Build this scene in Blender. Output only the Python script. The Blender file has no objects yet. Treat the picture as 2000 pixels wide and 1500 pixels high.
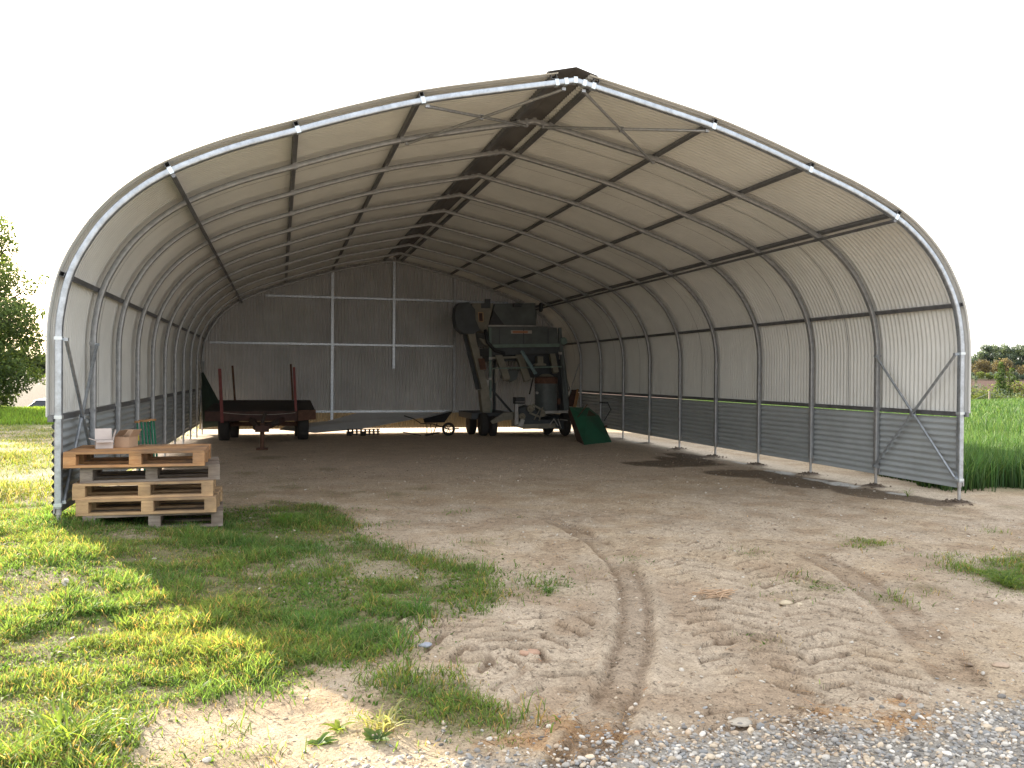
import bpy, math, random
import numpy as np
from mathutils import Vector, Matrix
random.seed(7); rng = np.random.default_rng(11)
sc = bpy.context.scene
COL = sc.collection
R = math.radians
# ------------------------------------------------------------------ camera
CAM = np.array([-2.9462, -8.6123, 1.4939])
RV = np.array([0.96619299, -0.25769031, 0.00817324]); UV = np.array([-0.00516891, 0.01233397, 0.99991057])
FV = np.array([0.25776807, 0.96614884, -0.01058502]); FPX = 1699.5
cd = bpy.data.cameras.new('camera'); cam = bpy.data.objects.new('camera', cd); COL.objects.link(cam)
cd.sensor_width = 36; cd.lens = FPX/2000*36; cd.clip_end = 3000; cd.clip_start = .05
cam.matrix_world = Matrix(((RV[0], UV[0], -FV[0], CAM[0]), (RV[1], UV[1], -FV[1], CAM[1]), (RV[2], UV[2], -FV[2], CAM[2]), (0, 0, 0, 1)))
sc.camera = cam
def ray(x, y): return FV + (x-1000)/FPX*RV - (y-750)/FPX*UV
def at(x, y, z=0.0):          # measured spot on the ground
    d = ray(x, y); t = (z-CAM[2])/d[2]; return CAM+t*d
def PX(x, y, Y):              # measured spot on the upright plane at depth Y
    d = ray(x, y); t = (Y-CAM[1])/d[1]; return CAM+t*d
# ------------------------------------------------------------------ noise
def vnoise(x, y, seed=0):
    xi = np.floor(x).astype(np.int64); yi = np.floor(y).astype(np.int64)
    fx = x-xi; fy = y-yi; fx = fx*fx*(3-2*fx); fy = fy*fy*(3-2*fy)
    def h(a, b):
        n = (a*374761393+b*668265263+seed*974711) & 0xffffffff
        n = ((n ^ (n >> 13))*1274126177) & 0xffffffff
        n = n ^ (n >> 16)
        return (n & 0xffff)/65535.0
    return (h(xi, yi)*(1-fx)+h(xi+1, yi)*fx)*(1-fy)+(h(xi, yi+1)*(1-fx)+h(xi+1, yi+1)*fx)*fy
def fbm(x, y, s, o=4, seed=0, g=.5):
    x = np.asarray(x, float); y = np.asarray(y, float)
    r = 0; a = 1; t = 0
    for i in range(o):
        c, sn = math.cos(i*1.1+.4), math.sin(i*1.1+.4)
        r = r+a*vnoise((x*c-y*sn)*s+i*17.3, (x*sn+y*c)*s-i*9.1, seed+i*7); t += a; a *= g; s *= 2.03
    return r/t
def sst(a, b, x):
    t = np.clip((np.asarray(x, float)-a)/(b-a), 0, 1); return t*t*(3-2*t)
def poly_in(px, py, P):
    P = np.asarray(P); ins = np.zeros(px.shape, bool); n = len(P)
    for i in range(n):
        x0, y0 = P[i][:2]; x1, y1 = P[(i+1) % n][:2]
        c = ((y0 > py) != (y1 > py)) & (px < (x1-x0)*(py-y0)/((y1-y0)+1e-12)+x0)
        ins ^= c
    return ins
def wpoly(pts): return [tuple(at(*p)[:2]) for p in pts]
# ------------------------------------------------------------------ materials
def mat(name, base, rough=.7, metal=0., noise=0., nscale=8., bump=0., bscale=60., col2=None, spec=.5, coord='Object', detail=5., stretch=None):
    m = bpy.data.materials.new(name); m.use_nodes = True
    nt = m.node_tree; N = nt.nodes; L = nt.links; b = N['Principled BSDF']
    b.inputs['Roughness'].default_value = rough; b.inputs['Metallic'].default_value = metal
    b.inputs['Specular IOR Level'].default_value = spec
    tc = N.new('ShaderNodeTexCoord'); src = tc.outputs[coord]
    if stretch:
        mp = N.new('ShaderNodeMapping'); mp.inputs['Scale'].default_value = stretch; L.new(src, mp.inputs[0]); src = mp.outputs[0]
    if noise or col2:
        n = N.new('ShaderNodeTexNoise'); n.inputs['Scale'].default_value = nscale; n.inputs['Detail'].default_value = detail
        n.inputs['Roughness'].default_value = .65
        L.new(src, n.inputs['Vector'])
        rp = N.new('ShaderNodeValToRGB'); rp.color_ramp.elements[0].position = .32; rp.color_ramp.elements[1].position = .68
        c2 = col2 or tuple(min(1, c*(1+noise)) for c in base); c1 = base if col2 else tuple(c*(1-noise) for c in base)
        rp.color_ramp.elements[0].color = (*c1, 1); rp.color_ramp.elements[1].color = (*c2, 1)
        L.new(n.outputs['Fac'], rp.inputs[0]); L.new(rp.outputs[0], b.inputs['Base Color'])
        mr = N.new('ShaderNodeMapRange'); mr.inputs[3].default_value = max(0, rough-.12); mr.inputs[4].default_value = min(1, rough+.12)
        L.new(n.outputs['Fac'], mr.inputs[0]); L.new(mr.outputs[0], b.inputs['Roughness'])
    else: b.inputs['Base Color'].default_value = (*base, 1)
    if bump:
        n2 = N.new('ShaderNodeTexNoise'); n2.inputs['Scale'].default_value = bscale; n2.inputs['Detail'].default_value = 4
        L.new(src, n2.inputs['Vector'])
        bp = N.new('ShaderNodeBump'); bp.inputs['Strength'].default_value = bump; bp.inputs['Distance'].default_value = .01
        L.new(n2.outputs['Fac'], bp.inputs['Height']); L.new(bp.outputs[0], b.inputs['Normal'])
    return m
M = {}
M['galv'] = mat('galvanised_steel', (.42, .46, .51), .4, .75, .24, 16, .06, 40)
M['galv_dull'] = mat('dull_galvanised_steel', (.36, .37, .385), .45, .6, .2, 15, .05, 40)
M['band'] = mat('bright_clamp_steel', (.62, .68, .72), .35, .6, .08, 20)
M['purlin'] = mat('dark_galvanised_steel', (.17, .175, .185), .5, .5, .25, 9)
M['sheet'] = mat('painted_sheet_steel', (.70, .705, .68), .34, .0, .07, 1.3, 0, spec=.45)
M['sheet_dark'] = mat('grey_painted_sheet_steel', (.55, .55, .56), .42, .0, .1, 1.1, spec=.4)
M['panel'] = mat('blue_grey_sheet_steel', (.38, .41, .425), .42, .0, .1, 1.6, spec=.5)
M['lap_shadow'] = mat('lap_shadow_paint', (.05, .05, .05), .8)
M['cap'] = mat('ridge_cap_steel', (.17, .16, .155), .6, .1, .15, 4)
M['rust'] = mat('rusty_steel', (.12, .06, .04), .8, .2, .4, 14, .3, 60)
M['red'] = mat('faded_red_paint', (.20, .045, .042), .6, 0, .3, 9, .1, 60)
M['redwood'] = mat('dark_red_painted_timber', (.07, .034, .028), .75, 0, .4, 7, .3, 50)
M['darkwood'] = mat('weathered_dark_timber', (.045, .036, .032), .85, 0, .35, 6, .4, 50)
M['rubber'] = mat('dusty_rubber', (.035, .033, .032), .8, 0, .3, 8, .3, 60)
M['black'] = mat('black_paint', (.018, .02, .024), .5, 0, .3, 8)
M['machine'] = mat('dark_green_grey_paint', (.095, .11, .11), .55, 0, .25, 3, .08, 40)
M['machine_light'] = mat('dusty_beige_grey_paint', (.21, .195, .155), .6, 0, .25, 4, .1, 40)
M['machine_dark'] = mat('soot_blue_paint', (.045, .053, .06), .55, 0, .3, 4)
M['machine_green'] = mat('faded_green_beam_paint', (.15, .21, .18), .55, 0, .25, 5)
M['green'] = mat('worn_green_paint', (.012, .085, .045), .5, 0, .25, 3, .1, 30, col2=(.025, .15, .085))
M['green_dark'] = mat('dark_green_board', (.025, .045, .035), .6, 0, .3, 4)
M['stake_green'] = mat('green_coated_steel', (.02, .16, .09), .45, 0, .15, 9)
M['orange'] = mat('orange_label', (.42, .18, .10), .6, 0, .15, 60)
M['white'] = mat('off_white_label', (.42, .38, .34), .6, 0, .1, 30)
M['rope'] = mat('pale_rope', (.55, .52, .46), .9, 0, .2, 60)
M['lightsteel'] = mat('pale_grey_steel', (.36, .35, .34), .5, .3, .25, 12)
M['bluebar'] = mat('pale_blue_steel', (.30, .42, .45), .4, .3, .15, 12)
M['card'] = mat('cardboard', (.40, .27, .18), .85, 0, .12, 6, .1, 40)
M['cardw'] = mat('pale_cardboard', (.62, .54, .50), .8, 0, .08, 6, .05, 40)
M['carwhite'] = mat('white_car_paint', (.75, .76, .78), .25, 0, .02, 3)
M['glass'] = mat('dark_car_glass', (.02, .028, .04), .12, 0, 0)
def wood(name, c1, c2, sc_=9):
    m = mat(name, c1, .8, 0, 0, sc_, .5, 30, col2=c2, stretch=(1, 6, 6), detail=8)
    nt = m.node_tree; N = nt.nodes; L = nt.links; b = N['Principled BSDF']; src = b.inputs['Base Color'].links[0].from_socket
    n = N.new('ShaderNodeTexNoise'); n.inputs['Scale'].default_value = 3.3; n.inputs['Detail'].default_value = 6; tc = N.new('ShaderNodeTexCoord'); L.new(tc.outputs['Object'], n.inputs['Vector'])
    mr = N.new('ShaderNodeMapRange'); mr.inputs[1].default_value = .42; mr.inputs[2].default_value = .68; mr.inputs[3].default_value = 0; mr.inputs[4].default_value = .75; L.new(n.outputs['Fac'], mr.inputs[0])
    mx = N.new('ShaderNodeMixRGB'); mx.inputs[2].default_value = (.17, .12, .085, 1); L.new(mr.outputs[0], mx.inputs[0]); L.new(src, mx.inputs[1])
    oi = N.new('ShaderNodeObjectInfo'); m2 = N.new('ShaderNodeMapRange'); m2.inputs[3].default_value = .72; m2.inputs[4].default_value = 1.12; L.new(oi.outputs['Random'], m2.inputs[0])
    v = N.new('ShaderNodeVectorMath'); v.operation = 'SCALE'; L.new(mx.outputs[0], v.inputs[0]); L.new(m2.outputs[0], v.inputs['Scale']); L.new(v.outputs[0], b.inputs['Base Color'])
    return m
M['wood_new'] = wood('fresh_pallet_wood', (.42, .27, .14), (.55, .37, .20))
M['wood_orange'] = wood('orange_pallet_wood', (.42, .20, .08), (.56, .32, .15))
M['wood_grey'] = wood('greyed_pallet_wood', (.16, .13, .11), (.30, .26, .22))
def vcol_mat(name, rough=.8, transl=0., tint=(1, 1, 1), noise=None, bump=None, spec=.3, tcol=None):
    m = bpy.data.materials.new(name); m.use_nodes = True
    nt = m.node_tree; N = nt.nodes; L = nt.links; b = N['Principled BSDF']; out = N['Material Output']
    a = N.new('ShaderNodeAttribute'); a.attribute_name = 'Col'; src = a.outputs['Color']
    tc = N.new('ShaderNodeTexCoord')
    if noise:
        for (s, lo, hi) in noise:
            n = N.new('ShaderNodeTexNoise'); n.inputs['Scale'].default_value = s; n.inputs['Detail'].default_value = 6; n.inputs['Roughness'].default_value = .7
            L.new(tc.outputs['Object'], n.inputs['Vector'])
            mr = N.new('ShaderNodeMapRange'); mr.inputs[1].default_value = .3; mr.inputs[2].default_value = .7
            mr.inputs[3].default_value = lo; mr.inputs[4].default_value = hi; L.new(n.outputs['Fac'], mr.inputs[0])
            mx = N.new('ShaderNodeVectorMath'); mx.operation = 'SCALE'; L.new(src, mx.inputs[0]); L.new(mr.outputs[0], mx.inputs['Scale']); src = mx.outputs[0]
    L.new(src, b.inputs['Base Color']); b.inputs['Roughness'].default_value = rough; b.inputs['Specular IOR Level'].default_value = spec
    if bump:
        prev = None
        for (s, st, dist) in bump:
            n = N.new('ShaderNodeTexNoise'); n.inputs['Scale'].default_value = s; n.inputs['Detail'].default_value = 6; n.inputs['Roughness'].default_value = .65
            L.new(tc.outputs['Object'], n.inputs['Vector'])
            bp = N.new('ShaderNodeBump'); bp.inputs['Strength'].default_value = st; bp.inputs['Distance'].default_value = dist
            L.new(n.outputs['Fac'], bp.inputs['Height'])
            if prev: L.new(prev, bp.inputs['Normal'])
            prev = bp.outputs[0]
        L.new(prev, b.inputs['Normal'])
    if transl:
        t = N.new('ShaderNodeBsdfTranslucent')
        v = N.new('ShaderNodeVectorMath'); v.operation = 'MULTIPLY'; v.inputs[1].default_value = tcol or (1.6, 1.5, .7); L.new(src, v.inputs[0])
        L.new(v.outputs[0], t.inputs['Color'])
        ms = N.new('ShaderNodeMixShader'); ms.inputs[0].default_value = transl
        L.new(b.outputs[0], ms.inputs[1]); L.new(t.outputs[0], ms.inputs[2]); L.new(ms.outputs[0], out.inputs['Surface'])
    return m
M['grass'] = vcol_mat('grass_blades', .55, .5, tcol=(2.7, 2.2, 1.0), spec=.2)
M['crop'] = vcol_mat('crop_blades', .5, .35, tcol=(1.7, 1.5, .8), spec=.3)
M['leaf'] = vcol_mat('tree_leaves', .6, .4, tcol=(1.9, 1.7, .8), spec=.2)
M['stone'] = vcol_mat('pebble_stone', .65, noise=[(90, .8, 1.15)], spec=.35)
M['soil'] = vcol_mat('bare_soil', .92, noise=[(2.2, .88, 1.10), (16, .82, 1.14), (80, .66, 1.26), (240, .75, 1.2)], bump=[(28, .6, .02), (120, .9, .008)], spec=.12)
def soil_detail(m):
    nt = m.node_tree; N = nt.nodes; L = nt.links; b = N['Principled BSDF']; src = b.inputs['Base Color'].links[0].from_socket
    tc = N.new('ShaderNodeTexCoord')
    for (sc_, lo, hi, v0, v1, dist) in ((34, .60, .64, 1, .52, 0), (95, .60, .64, 1, .6, 0), (60, .66, .70, 1, 1.35, 0)):
        n = N.new('ShaderNodeTexNoise'); n.inputs['Scale'].default_value = sc_; n.inputs['Detail'].default_value = 3; n.inputs['Roughness'].default_value = .6
        mp = N.new('ShaderNodeMapping'); mp.inputs['Location'].default_value = (sc_, v1*10, 0); mp.inputs['Scale'].default_value = (1, .8, 1); L.new(tc.outputs['Object'], mp.inputs[0]); L.new(mp.outputs[0], n.inputs['Vector'])
        mr = N.new('ShaderNodeMapRange'); mr.inputs[1].default_value = lo; mr.inputs[2].default_value = hi; mr.inputs[3].default_value = v0; mr.inputs[4].default_value = v1; L.new(n.outputs['Fac'], mr.inputs[0])
        v = N.new('ShaderNodeVectorMath'); v.operation = 'SCALE'; L.new(src, v.inputs[0]); L.new(mr.outputs[0], v.inputs['Scale']); src = v.outputs[0]
    vo = N.new('ShaderNodeTexVoronoi'); vo.feature = 'DISTANCE_TO_EDGE'; vo.inputs['Scale'].default_value = 9
    nz = N.new('ShaderNodeTexNoise'); nz.inputs['Scale'].default_value = 7; nz.inputs['Detail'].default_value = 5; L.new(tc.outputs['Object'], nz.inputs['Vector'])
    ad = N.new('ShaderNodeMixRGB'); ad.blend_type = 'LINEAR_LIGHT'; ad.inputs[0].default_value = .12; L.new(tc.outputs['Object'], ad.inputs[1]); L.new(nz.outputs['Color'], ad.inputs[2]); L.new(ad.outputs[0], vo.inputs['Vector'])
    n3 = N.new('ShaderNodeTexNoise'); n3.inputs['Scale'].default_value = 1.6; n3.inputs['Detail'].default_value = 4; L.new(tc.outputs['Object'], n3.inputs['Vector'])
    m3 = N.new('ShaderNodeMapRange'); m3.inputs[1].default_value = .52; m3.inputs[2].default_value = .62; L.new(n3.outputs['Fac'], m3.inputs[0])
    mc = N.new('ShaderNodeMapRange'); mc.inputs[1].default_value = .0; mc.inputs[2].default_value = .035; mc.inputs[3].default_value = .45; mc.inputs[4].default_value = 0; L.new(vo.outputs['Distance'], mc.inputs[0])
    mu = N.new('ShaderNodeMath'); mu.operation = 'MULTIPLY'; L.new(m3.outputs[0], mu.inputs[0]); L.new(mc.outputs[0], mu.inputs[1])
    su = N.new('ShaderNodeMath'); su.operation = 'SUBTRACT'; su.inputs[0].default_value = 1; L.new(mu.outputs[0], su.inputs[1])
    v = N.new('ShaderNodeVectorMath'); v.operation = 'SCALE'; L.new(src, v.inputs[0]); L.new(su.outputs[0], v.inputs['Scale']); L.new(v.outputs[0], b.inputs['Base Color'])
soil_detail(M['soil'])
M['bark'] = mat('tree_bark', (.07, .055, .042), .9, 0, .35, 6, .5, 14)
# ------------------------------------------------------------------ object helpers
def tag(o, label=None, cat=None, group=None, kind=None):
    if label: o['label'] = label
    if cat: o['category'] = cat
    if group: o['group'] = group
    if kind: o['kind'] = kind
    return o
def wloc(o):
    v = np.zeros(3)
    while o is not None: v += np.array(o.location); o = o.parent
    return v
def empty(name, loc=(0, 0, 0)):
    o = bpy.data.objects.new(name, None); o.location = tuple(float(c) for c in loc); o.empty_display_size = .2; COL.objects.link(o); return o
def np_mesh(name, V, F, material, parent=None, smooth=False, cols=None, fi=None, mats=None, origin=None):
    """V (n,3); F (m,k) array or list of faces"""
    me = bpy.data.meshes.new(name)
    V = np.asarray(V, np.float32)
    org = wloc(parent) if parent is not None else (np.zeros(3) if origin is None else np.array(origin))
    V = V-org.astype(np.float32)
    if isinstance(F, np.ndarray):
        m, k = F.shape; idx = F.ravel(); tot = np.full(m, k)
    else:
        tot = np.array([len(f) for f in F]); idx = np.concatenate([np.asarray(f) for f in F]); m = len(F)
    me.vertices.add(len(V)); me.vertices.foreach_set('co', V.ravel())
    me.loops.add(len(idx)); me.loops.foreach_set('vertex_index', idx.astype(np.int32))
    st = np.concatenate([[0], np.cumsum(tot)[:-1]]).astype(np.int32)
    me.polygons.add(m); me.polygons.foreach_set('loop_start', st); me.polygons.foreach_set('loop_total', tot.astype(np.int32))
    if smooth is True: me.polygons.foreach_set('use_smooth', np.ones(m, bool))
    me.update(calc_edges=True)
    if cols is not None:
        a = me.color_attributes.new('Col', 'FLOAT_COLOR', 'POINT')
        c = np.ones((len(V), 4), np.float32); c[:, :3] = cols; a.data.foreach_set('color', c.ravel())
    for mm in (mats or [material]): me.materials.append(mm)
    if fi is not None: me.polygons.foreach_set('material_index', np.asarray(fi, np.int32))
    me.validate()
    o = bpy.data.objects.new(name, me); COL.objects.link(o)
    if parent is not None: o.parent = parent
    elif origin is not None: o.location = tuple(float(c) for c in org)
    return o
class MB:
    def __init__(s): s.v = []; s.f = []; s.sm = []
    def add(s, V, F, sm=False):
        n = len(s.v); s.v += [tuple(map(float, p)) for p in V]; s.f += [tuple(i+n for i in f) for f in F]; s.sm += [sm]*len(F)
    def hexa(s, c):           # 8 corners: bottom 4 ccw, top 4 ccw
        s.add(c, [(3, 2, 1, 0), (4, 5, 6, 7), (0, 1, 5, 4), (1, 2, 6, 5), (2, 3, 7, 6), (3, 0, 4, 7)])
    def box(s, c, d, rz=0, bev=0):
        x, y, z = np.array(d)/2.; co, si = math.cos(rz), math.sin(rz)
        P = []
        for zz in (-z, z):
            for (a, b) in ((-x, -y), (x, -y), (x, y), (-x, y)):
                P.append((c[0]+a*co-b*si, c[1]+a*si+b*co, c[2]+zz))
        s.hexa(P)
    def bar(s, p0, p1, w, h, up=(0, 0, 1)):
        p0 = np.array(p0, float); p1 = np.array(p1, float); d = p1-p0; d /= np.linalg.norm(d)
        u = np.array(up, float); sd = np.cross(d, u)
        if np.linalg.norm(sd) < 1e-4: sd = np.cross(d, (1, 0, 0))
        sd /= np.linalg.norm(sd); u = np.cross(sd, d)
        q = [(-w/2, -h/2), (w/2, -h/2), (w/2, h/2), (-w/2, h/2)]
        A = [p0+a*sd+b*u for a, b in q]; B = [p1+a*sd+b*u for a, b in q]
        s.add(A+B, [(0, 3, 2, 1), (4, 5, 6, 7), (0, 1, 5, 4), (1, 2, 6, 5), (2, 3, 7, 6), (3, 0, 4, 7)][::1])
    def tube(s, pts, r, seg=8, cap=True):
        pts = [np.array(p, float) for p in pts]; n = len(pts)
        rr = r if hasattr(r, '__len__') else [r]*n
        t0 = pts[1]-pts[0]; t0 /= np.linalg.norm(t0)
        a = np.cross(t0, (0, 0, 1)); a = np.cross(t0, (1, 0, 0)) if np.linalg.norm(a) < .1 else a; a /= np.linalg.norm(a)
        V = []
        for i in range(n):
            t = pts[min(i+1, n-1)]-pts[max(i-1, 0)]; t /= np.linalg.norm(t)
            a = a-t*(a@t); a /= np.linalg.norm(a); b = np.cross(t, a)
            for k in range(seg):
                th = 2*math.pi*k/seg; V.append(pts[i]+rr[i]*(math.cos(th)*a+math.sin(th)*b))
        F = [(i*seg+k, i*seg+(k+1) % seg, (i+1)*seg+(k+1) % seg, (i+1)*seg+k) for i in range(n-1) for k in range(seg)]
        s.add(V, F, True)
        if cap: s.add(V[:seg], [tuple(range(seg))[::-1]]); s.add(V[-seg:], [tuple(range(seg))])
    def lathe(s, c, ax, prof, seg=20):     # prof: (along axis, radius)
        ax = np.array(ax, float); ax /= np.linalg.norm(ax); c = np.array(c, float)
        a = np.cross(ax, (0, 0, 1)); a = np.array((1., 0, 0)) if np.linalg.norm(a) < .1 else a/np.linalg.norm(a); b = np.cross(ax, a)
        V = [c+h*ax+r*(math.cos(2*math.pi*k/seg)*a+math.sin(2*math.pi*k/seg)*b) for h, r in prof for k in range(seg)]
        n = len(prof)
        F = [(i*seg+k, i*seg+(k+1) % seg, (i+1)*seg+(k+1) % seg, (i+1)*seg+k) for i in range(n-1) for k in range(seg)]
        s.add(V, F, True); s.add(V[:seg], [tuple(range(seg))[::-1]]); s.add(V[-seg:], [tuple(range(seg))])
    def prism(s, poly, off):               # poly: 3D points in a plane; off: thickness vector
        P = [np.array(p, float) for p in poly]; o = np.array(off, float); n = len(P)
        s.add(P+[p+o for p in P], [tuple(range(n))[::-1], tuple(range(n, 2*n))]+[(i, (i+1) % n, n+(i+1) % n, n+i) for i in range(n)])
    def build(s, name, material, parent=None, bevel=0, label=None, origin=None):
        o = np_mesh(name, s.v, s.f, material, parent, origin=origin)
        o.data.polygons.foreach_set('use_smooth', np.array(s.sm, bool))
        import bmesh
        bm = bmesh.new(); bm.from_mesh(o.data); bmesh.ops.recalc_face_normals(bm, faces=bm.faces); bm.to_mesh(o.data); bm.free()
        if bevel:
            md = o.modifiers.new('bevel', 'BEVEL'); md.width = bevel; md.segments = 2; md.limit_method = 'ANGLE'
        if label: o['label'] = label
        return o
def copy_tree(o, parent=None):
    c = o.copy(); COL.objects.link(c); c.parent = parent
    for ch in list(o.children): copy_tree(ch, c)
    return c
# ------------------------------------------------------------------ ground
def Hbase(x, y):
    x = np.asarray(x, float); y = np.asarray(y, float)
    h = .09*sst(-3.2, -4.6, x)*sst(5, 1.5, y)*sst(-4.5, -1, y)
    h = h-.10*sst(11.5, 14.5, y)*sst(22, 17, y)*sst(7.5, 4.5, x)
    # left: beyond the bank the land drops a little, then a flat sandy field
    right = sst(2, 16, x-.15*y)
    left = 1-right
    h = h+left*(-1.55*sst(26, 48, y)+.05*sst(18, 25, y)*sst(-3, -9, x)*sst(33, 27, y))
    # right: valley and the hill across it
    hill = -9.5*sst(31, 85, y)+11.5*sst(150, 380, y)
    h = h+right*(hill+.02*(y-380)*sst(380, 420, y))
    return h
TRK = []
def track(pts, w, lug, depth, mode): 
    P = np.array([at(*p)[:2] for p in pts])
    # resample
    seg = np.linalg.norm(np.diff(P, axis=0), axis=1); s = np.r_[0, np.cumsum(seg)]
    u = np.arange(0, s[-1], .02)
    # smooth by cubic through linear (blur)
    Q = np.c_[np.interp(u, s, P[:, 0]), np.interp(u, s, P[:, 1])]
    for _ in range(3):
        k = 15; pad = np.r_[np.repeat(Q[:1], k, 0), Q, np.repeat(Q[-1:], k, 0)]
        Q = np.stack([np.convolve(pad[:, j], np.ones(2*k+1)/(2*k+1), 'valid') for j in (0, 1)], 1)
    TRK.append((Q, u, w, lug, depth, mode))
track([(1040, 1000), (1105, 1025), (1165, 1055), (1215, 1100), (1244, 1170), (1241, 1250), (1217, 1330), (1187, 1400), (1130, 1490), (1050, 1600)], .125, .045, .04, 'rut')
track([(1290, 1060), (1370, 1130), (1430, 1200), (1470, 1290), (1490, 1370), (1500, 1440), (1500, 1500)], .26, .25, .034, 'lug')
track([(1330, 1040), (1480, 1090), (1590, 1170), (1650, 1250), (1690, 1330), (1720, 1400)], .25, .24, .026, 'lug')
track([(700, 1140), (800, 1200), (880, 1240), (980, 1280), (1080, 1330), (1150, 1400)], .25, .25, .026, 'lug')
track([(1500, 1050), (1640, 1110), (1760, 1190), (1850, 1290), (1900, 1370)], .15, .06, .016, 'rut')
track([(1130, 1180), (1060, 1240), (980, 1290), (900, 1340)], .22, .24, .026, 'lug')
def Htrack(x, y):
    h = np.zeros_like(x); dk = np.zeros_like(x)
    sel = (x > -5) & (x < 4.5) & (y > -6.6) & (y < 2.5)
    ii = np.nonzero(sel)[0]
    X = x[ii]; Y = y[ii]
    for (Q, u, w, lug, depth, mode) in TRK:
        lo = Q.min(0)-w*1.8; hi = Q.max(0)+w*1.8
        s2 = np.nonzero((X > lo[0]) & (X < hi[0]) & (Y > lo[1]) & (Y < hi[1]))[0]
        for ch in np.array_split(s2, max(1, len(s2)//20000)):
            dx = X[ch, None]-Q[None, :, 0]; dy = Y[ch, None]-Q[None, :, 1]
            d2 = dx*dx+dy*dy; k = d2.argmin(1); d = np.sqrt(d2[np.arange(len(ch)), k])
            k1 = np.clip(k+1, 1, len(Q)-1); T = Q[k1]-Q[k1-1]
            sgn = np.sign(T[:, 0]*dy[np.arange(len(ch)), k]-T[:, 1]*dx[np.arange(len(ch)), k])
            q = d*sgn/w; s = u[k]+(dx[np.arange(len(ch)), k]*T[:, 0]+dy[np.arange(len(ch)), k]*T[:, 1])/.02
            s = s+.07*(fbm(X[ch], Y[ch], 4, 4, 5)-.5)*1.2; q = q+.2*(fbm(X[ch], Y[ch], 5, 3, 8)-.5)*2
            fade = sst(0, .35, s)*sst(0, .35, u[-1]-s)*(.75 if mode == 'rut' else 1)*(sst(.25, .5, fbm(X[ch], Y[ch], 1.7, 4, 33)))
            if mode == 'rut':
                prof = -sst(1.05, .8, abs(q))*(.6+.5*np.exp(-((q-.62)/.2)**2)+.45*np.exp(-((q+.66)/.2)**2))+.45*np.exp(-((abs(q)-1.22)/.18)**2)
                lugs = .22*np.sign(np.sin(2*math.pi*(s/lug)))*np.exp(-((abs(q)-.75)/.22)**2)
                v = (prof+lugs)*depth
            else:
                a = np.abs(q); ph = (s/lug+(q > 0)*.5-a*.75) % 1.0
                l = sst(.34, .20, np.abs(ph-.5)*2)*sst(.04, .14, a)*sst(1.08, .95, a)
                v = depth*(-1.0*l+.5*sst(.28, .42, np.abs(ph-.5)*2)*sst(.7, .5, np.abs(ph-.5)*2)*sst(1.15, .9, a))
            v = v*fade
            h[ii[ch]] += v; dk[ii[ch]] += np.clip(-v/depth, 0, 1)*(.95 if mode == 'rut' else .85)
    return h, dk
def Hrough(x, y):
    near = sst(26, 8, np.hypot(x+1, y+1))
    f = fbm(x, y, .55, 4, 3)-.5
    g = fbm(x, y, 4.2, 5, 9, .55)-.5
    rd = 1-np.abs(fbm(x, y, 2.4, 4, 21)*2-1)           # ridges / clods
    yard = sst(3, -1, y)
    return near*(f*.055+g*(.014+.016*yard)+yard*.012*(rd-.7)+(fbm(x, y, 15, 3, 25)-.5)*.016*(.4+.6*yard)*sst(.4, .6, fbm(x, y, 1.3, 3, 27)))
def mounds(x, y):
    h = np.zeros_like(x)
    for k in range(0, 8):
        cx, cy = 4.87-.02, 1.5*k
        d = np.hypot((x-cx)*1.0, (y-cy)/1.0)
        h += .05*np.exp(-(d/.16)**2)*(.6+.8*fbm(x, y, 12, 3, 31))
    return h
G_main = wpoly([(-700, 985), (110, 985), (300, 1015), (430, 1015), (520, 980), (640, 990), (710, 1050), (820, 1085), (905, 1110), (965, 1165), (905, 1205), (800, 1212), (785, 1255), (690, 1300), (610, 1290), (480, 1352), (335, 1372), (235, 1425), (235, 1500), (150, 1700), (-900, 1750)])
G_two = wpoly([(725, 1335), (800, 1342), (960, 1362), (1000, 1390), (945, 1415), (850, 1412), (780, 1385)])
G_low = wpoly([(250, 1462), (400, 1450), (560, 1420), (800, 1400), (830, 1450), (600, 1460), (420, 1500), (260, 1510)])
G_grav = wpoly([(640, 1520), (820, 1487), (1000, 1482), (1250, 1466), (1400, 1444), (1650, 1434), (1800, 1412), (1900, 1388), (2050, 1368), (2500, 1390), (2500, 1900), (300, 1900)])
G_rt = wpoly([(1905, 1110), (1990, 1085), (2100, 1080), (2150, 1170), (1960, 1165)])
S_straw = [wpoly(p) for p in ([(1000, 1400), (1110, 1385), (1170, 1420), (1290, 1440), (1300, 1490), (1180, 1500), (990, 1450)], [(1450, 1430), (1540, 1425), (1640, 1445), (1640, 1470), (1440, 1465)], [(1640, 1390), (1740, 1370), (1870, 1385), (1850, 1405), (1700, 1425), (1640, 1410)], [(900, 1440), (1000, 1420), (1050, 1470), (920, 1470)])]
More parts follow.
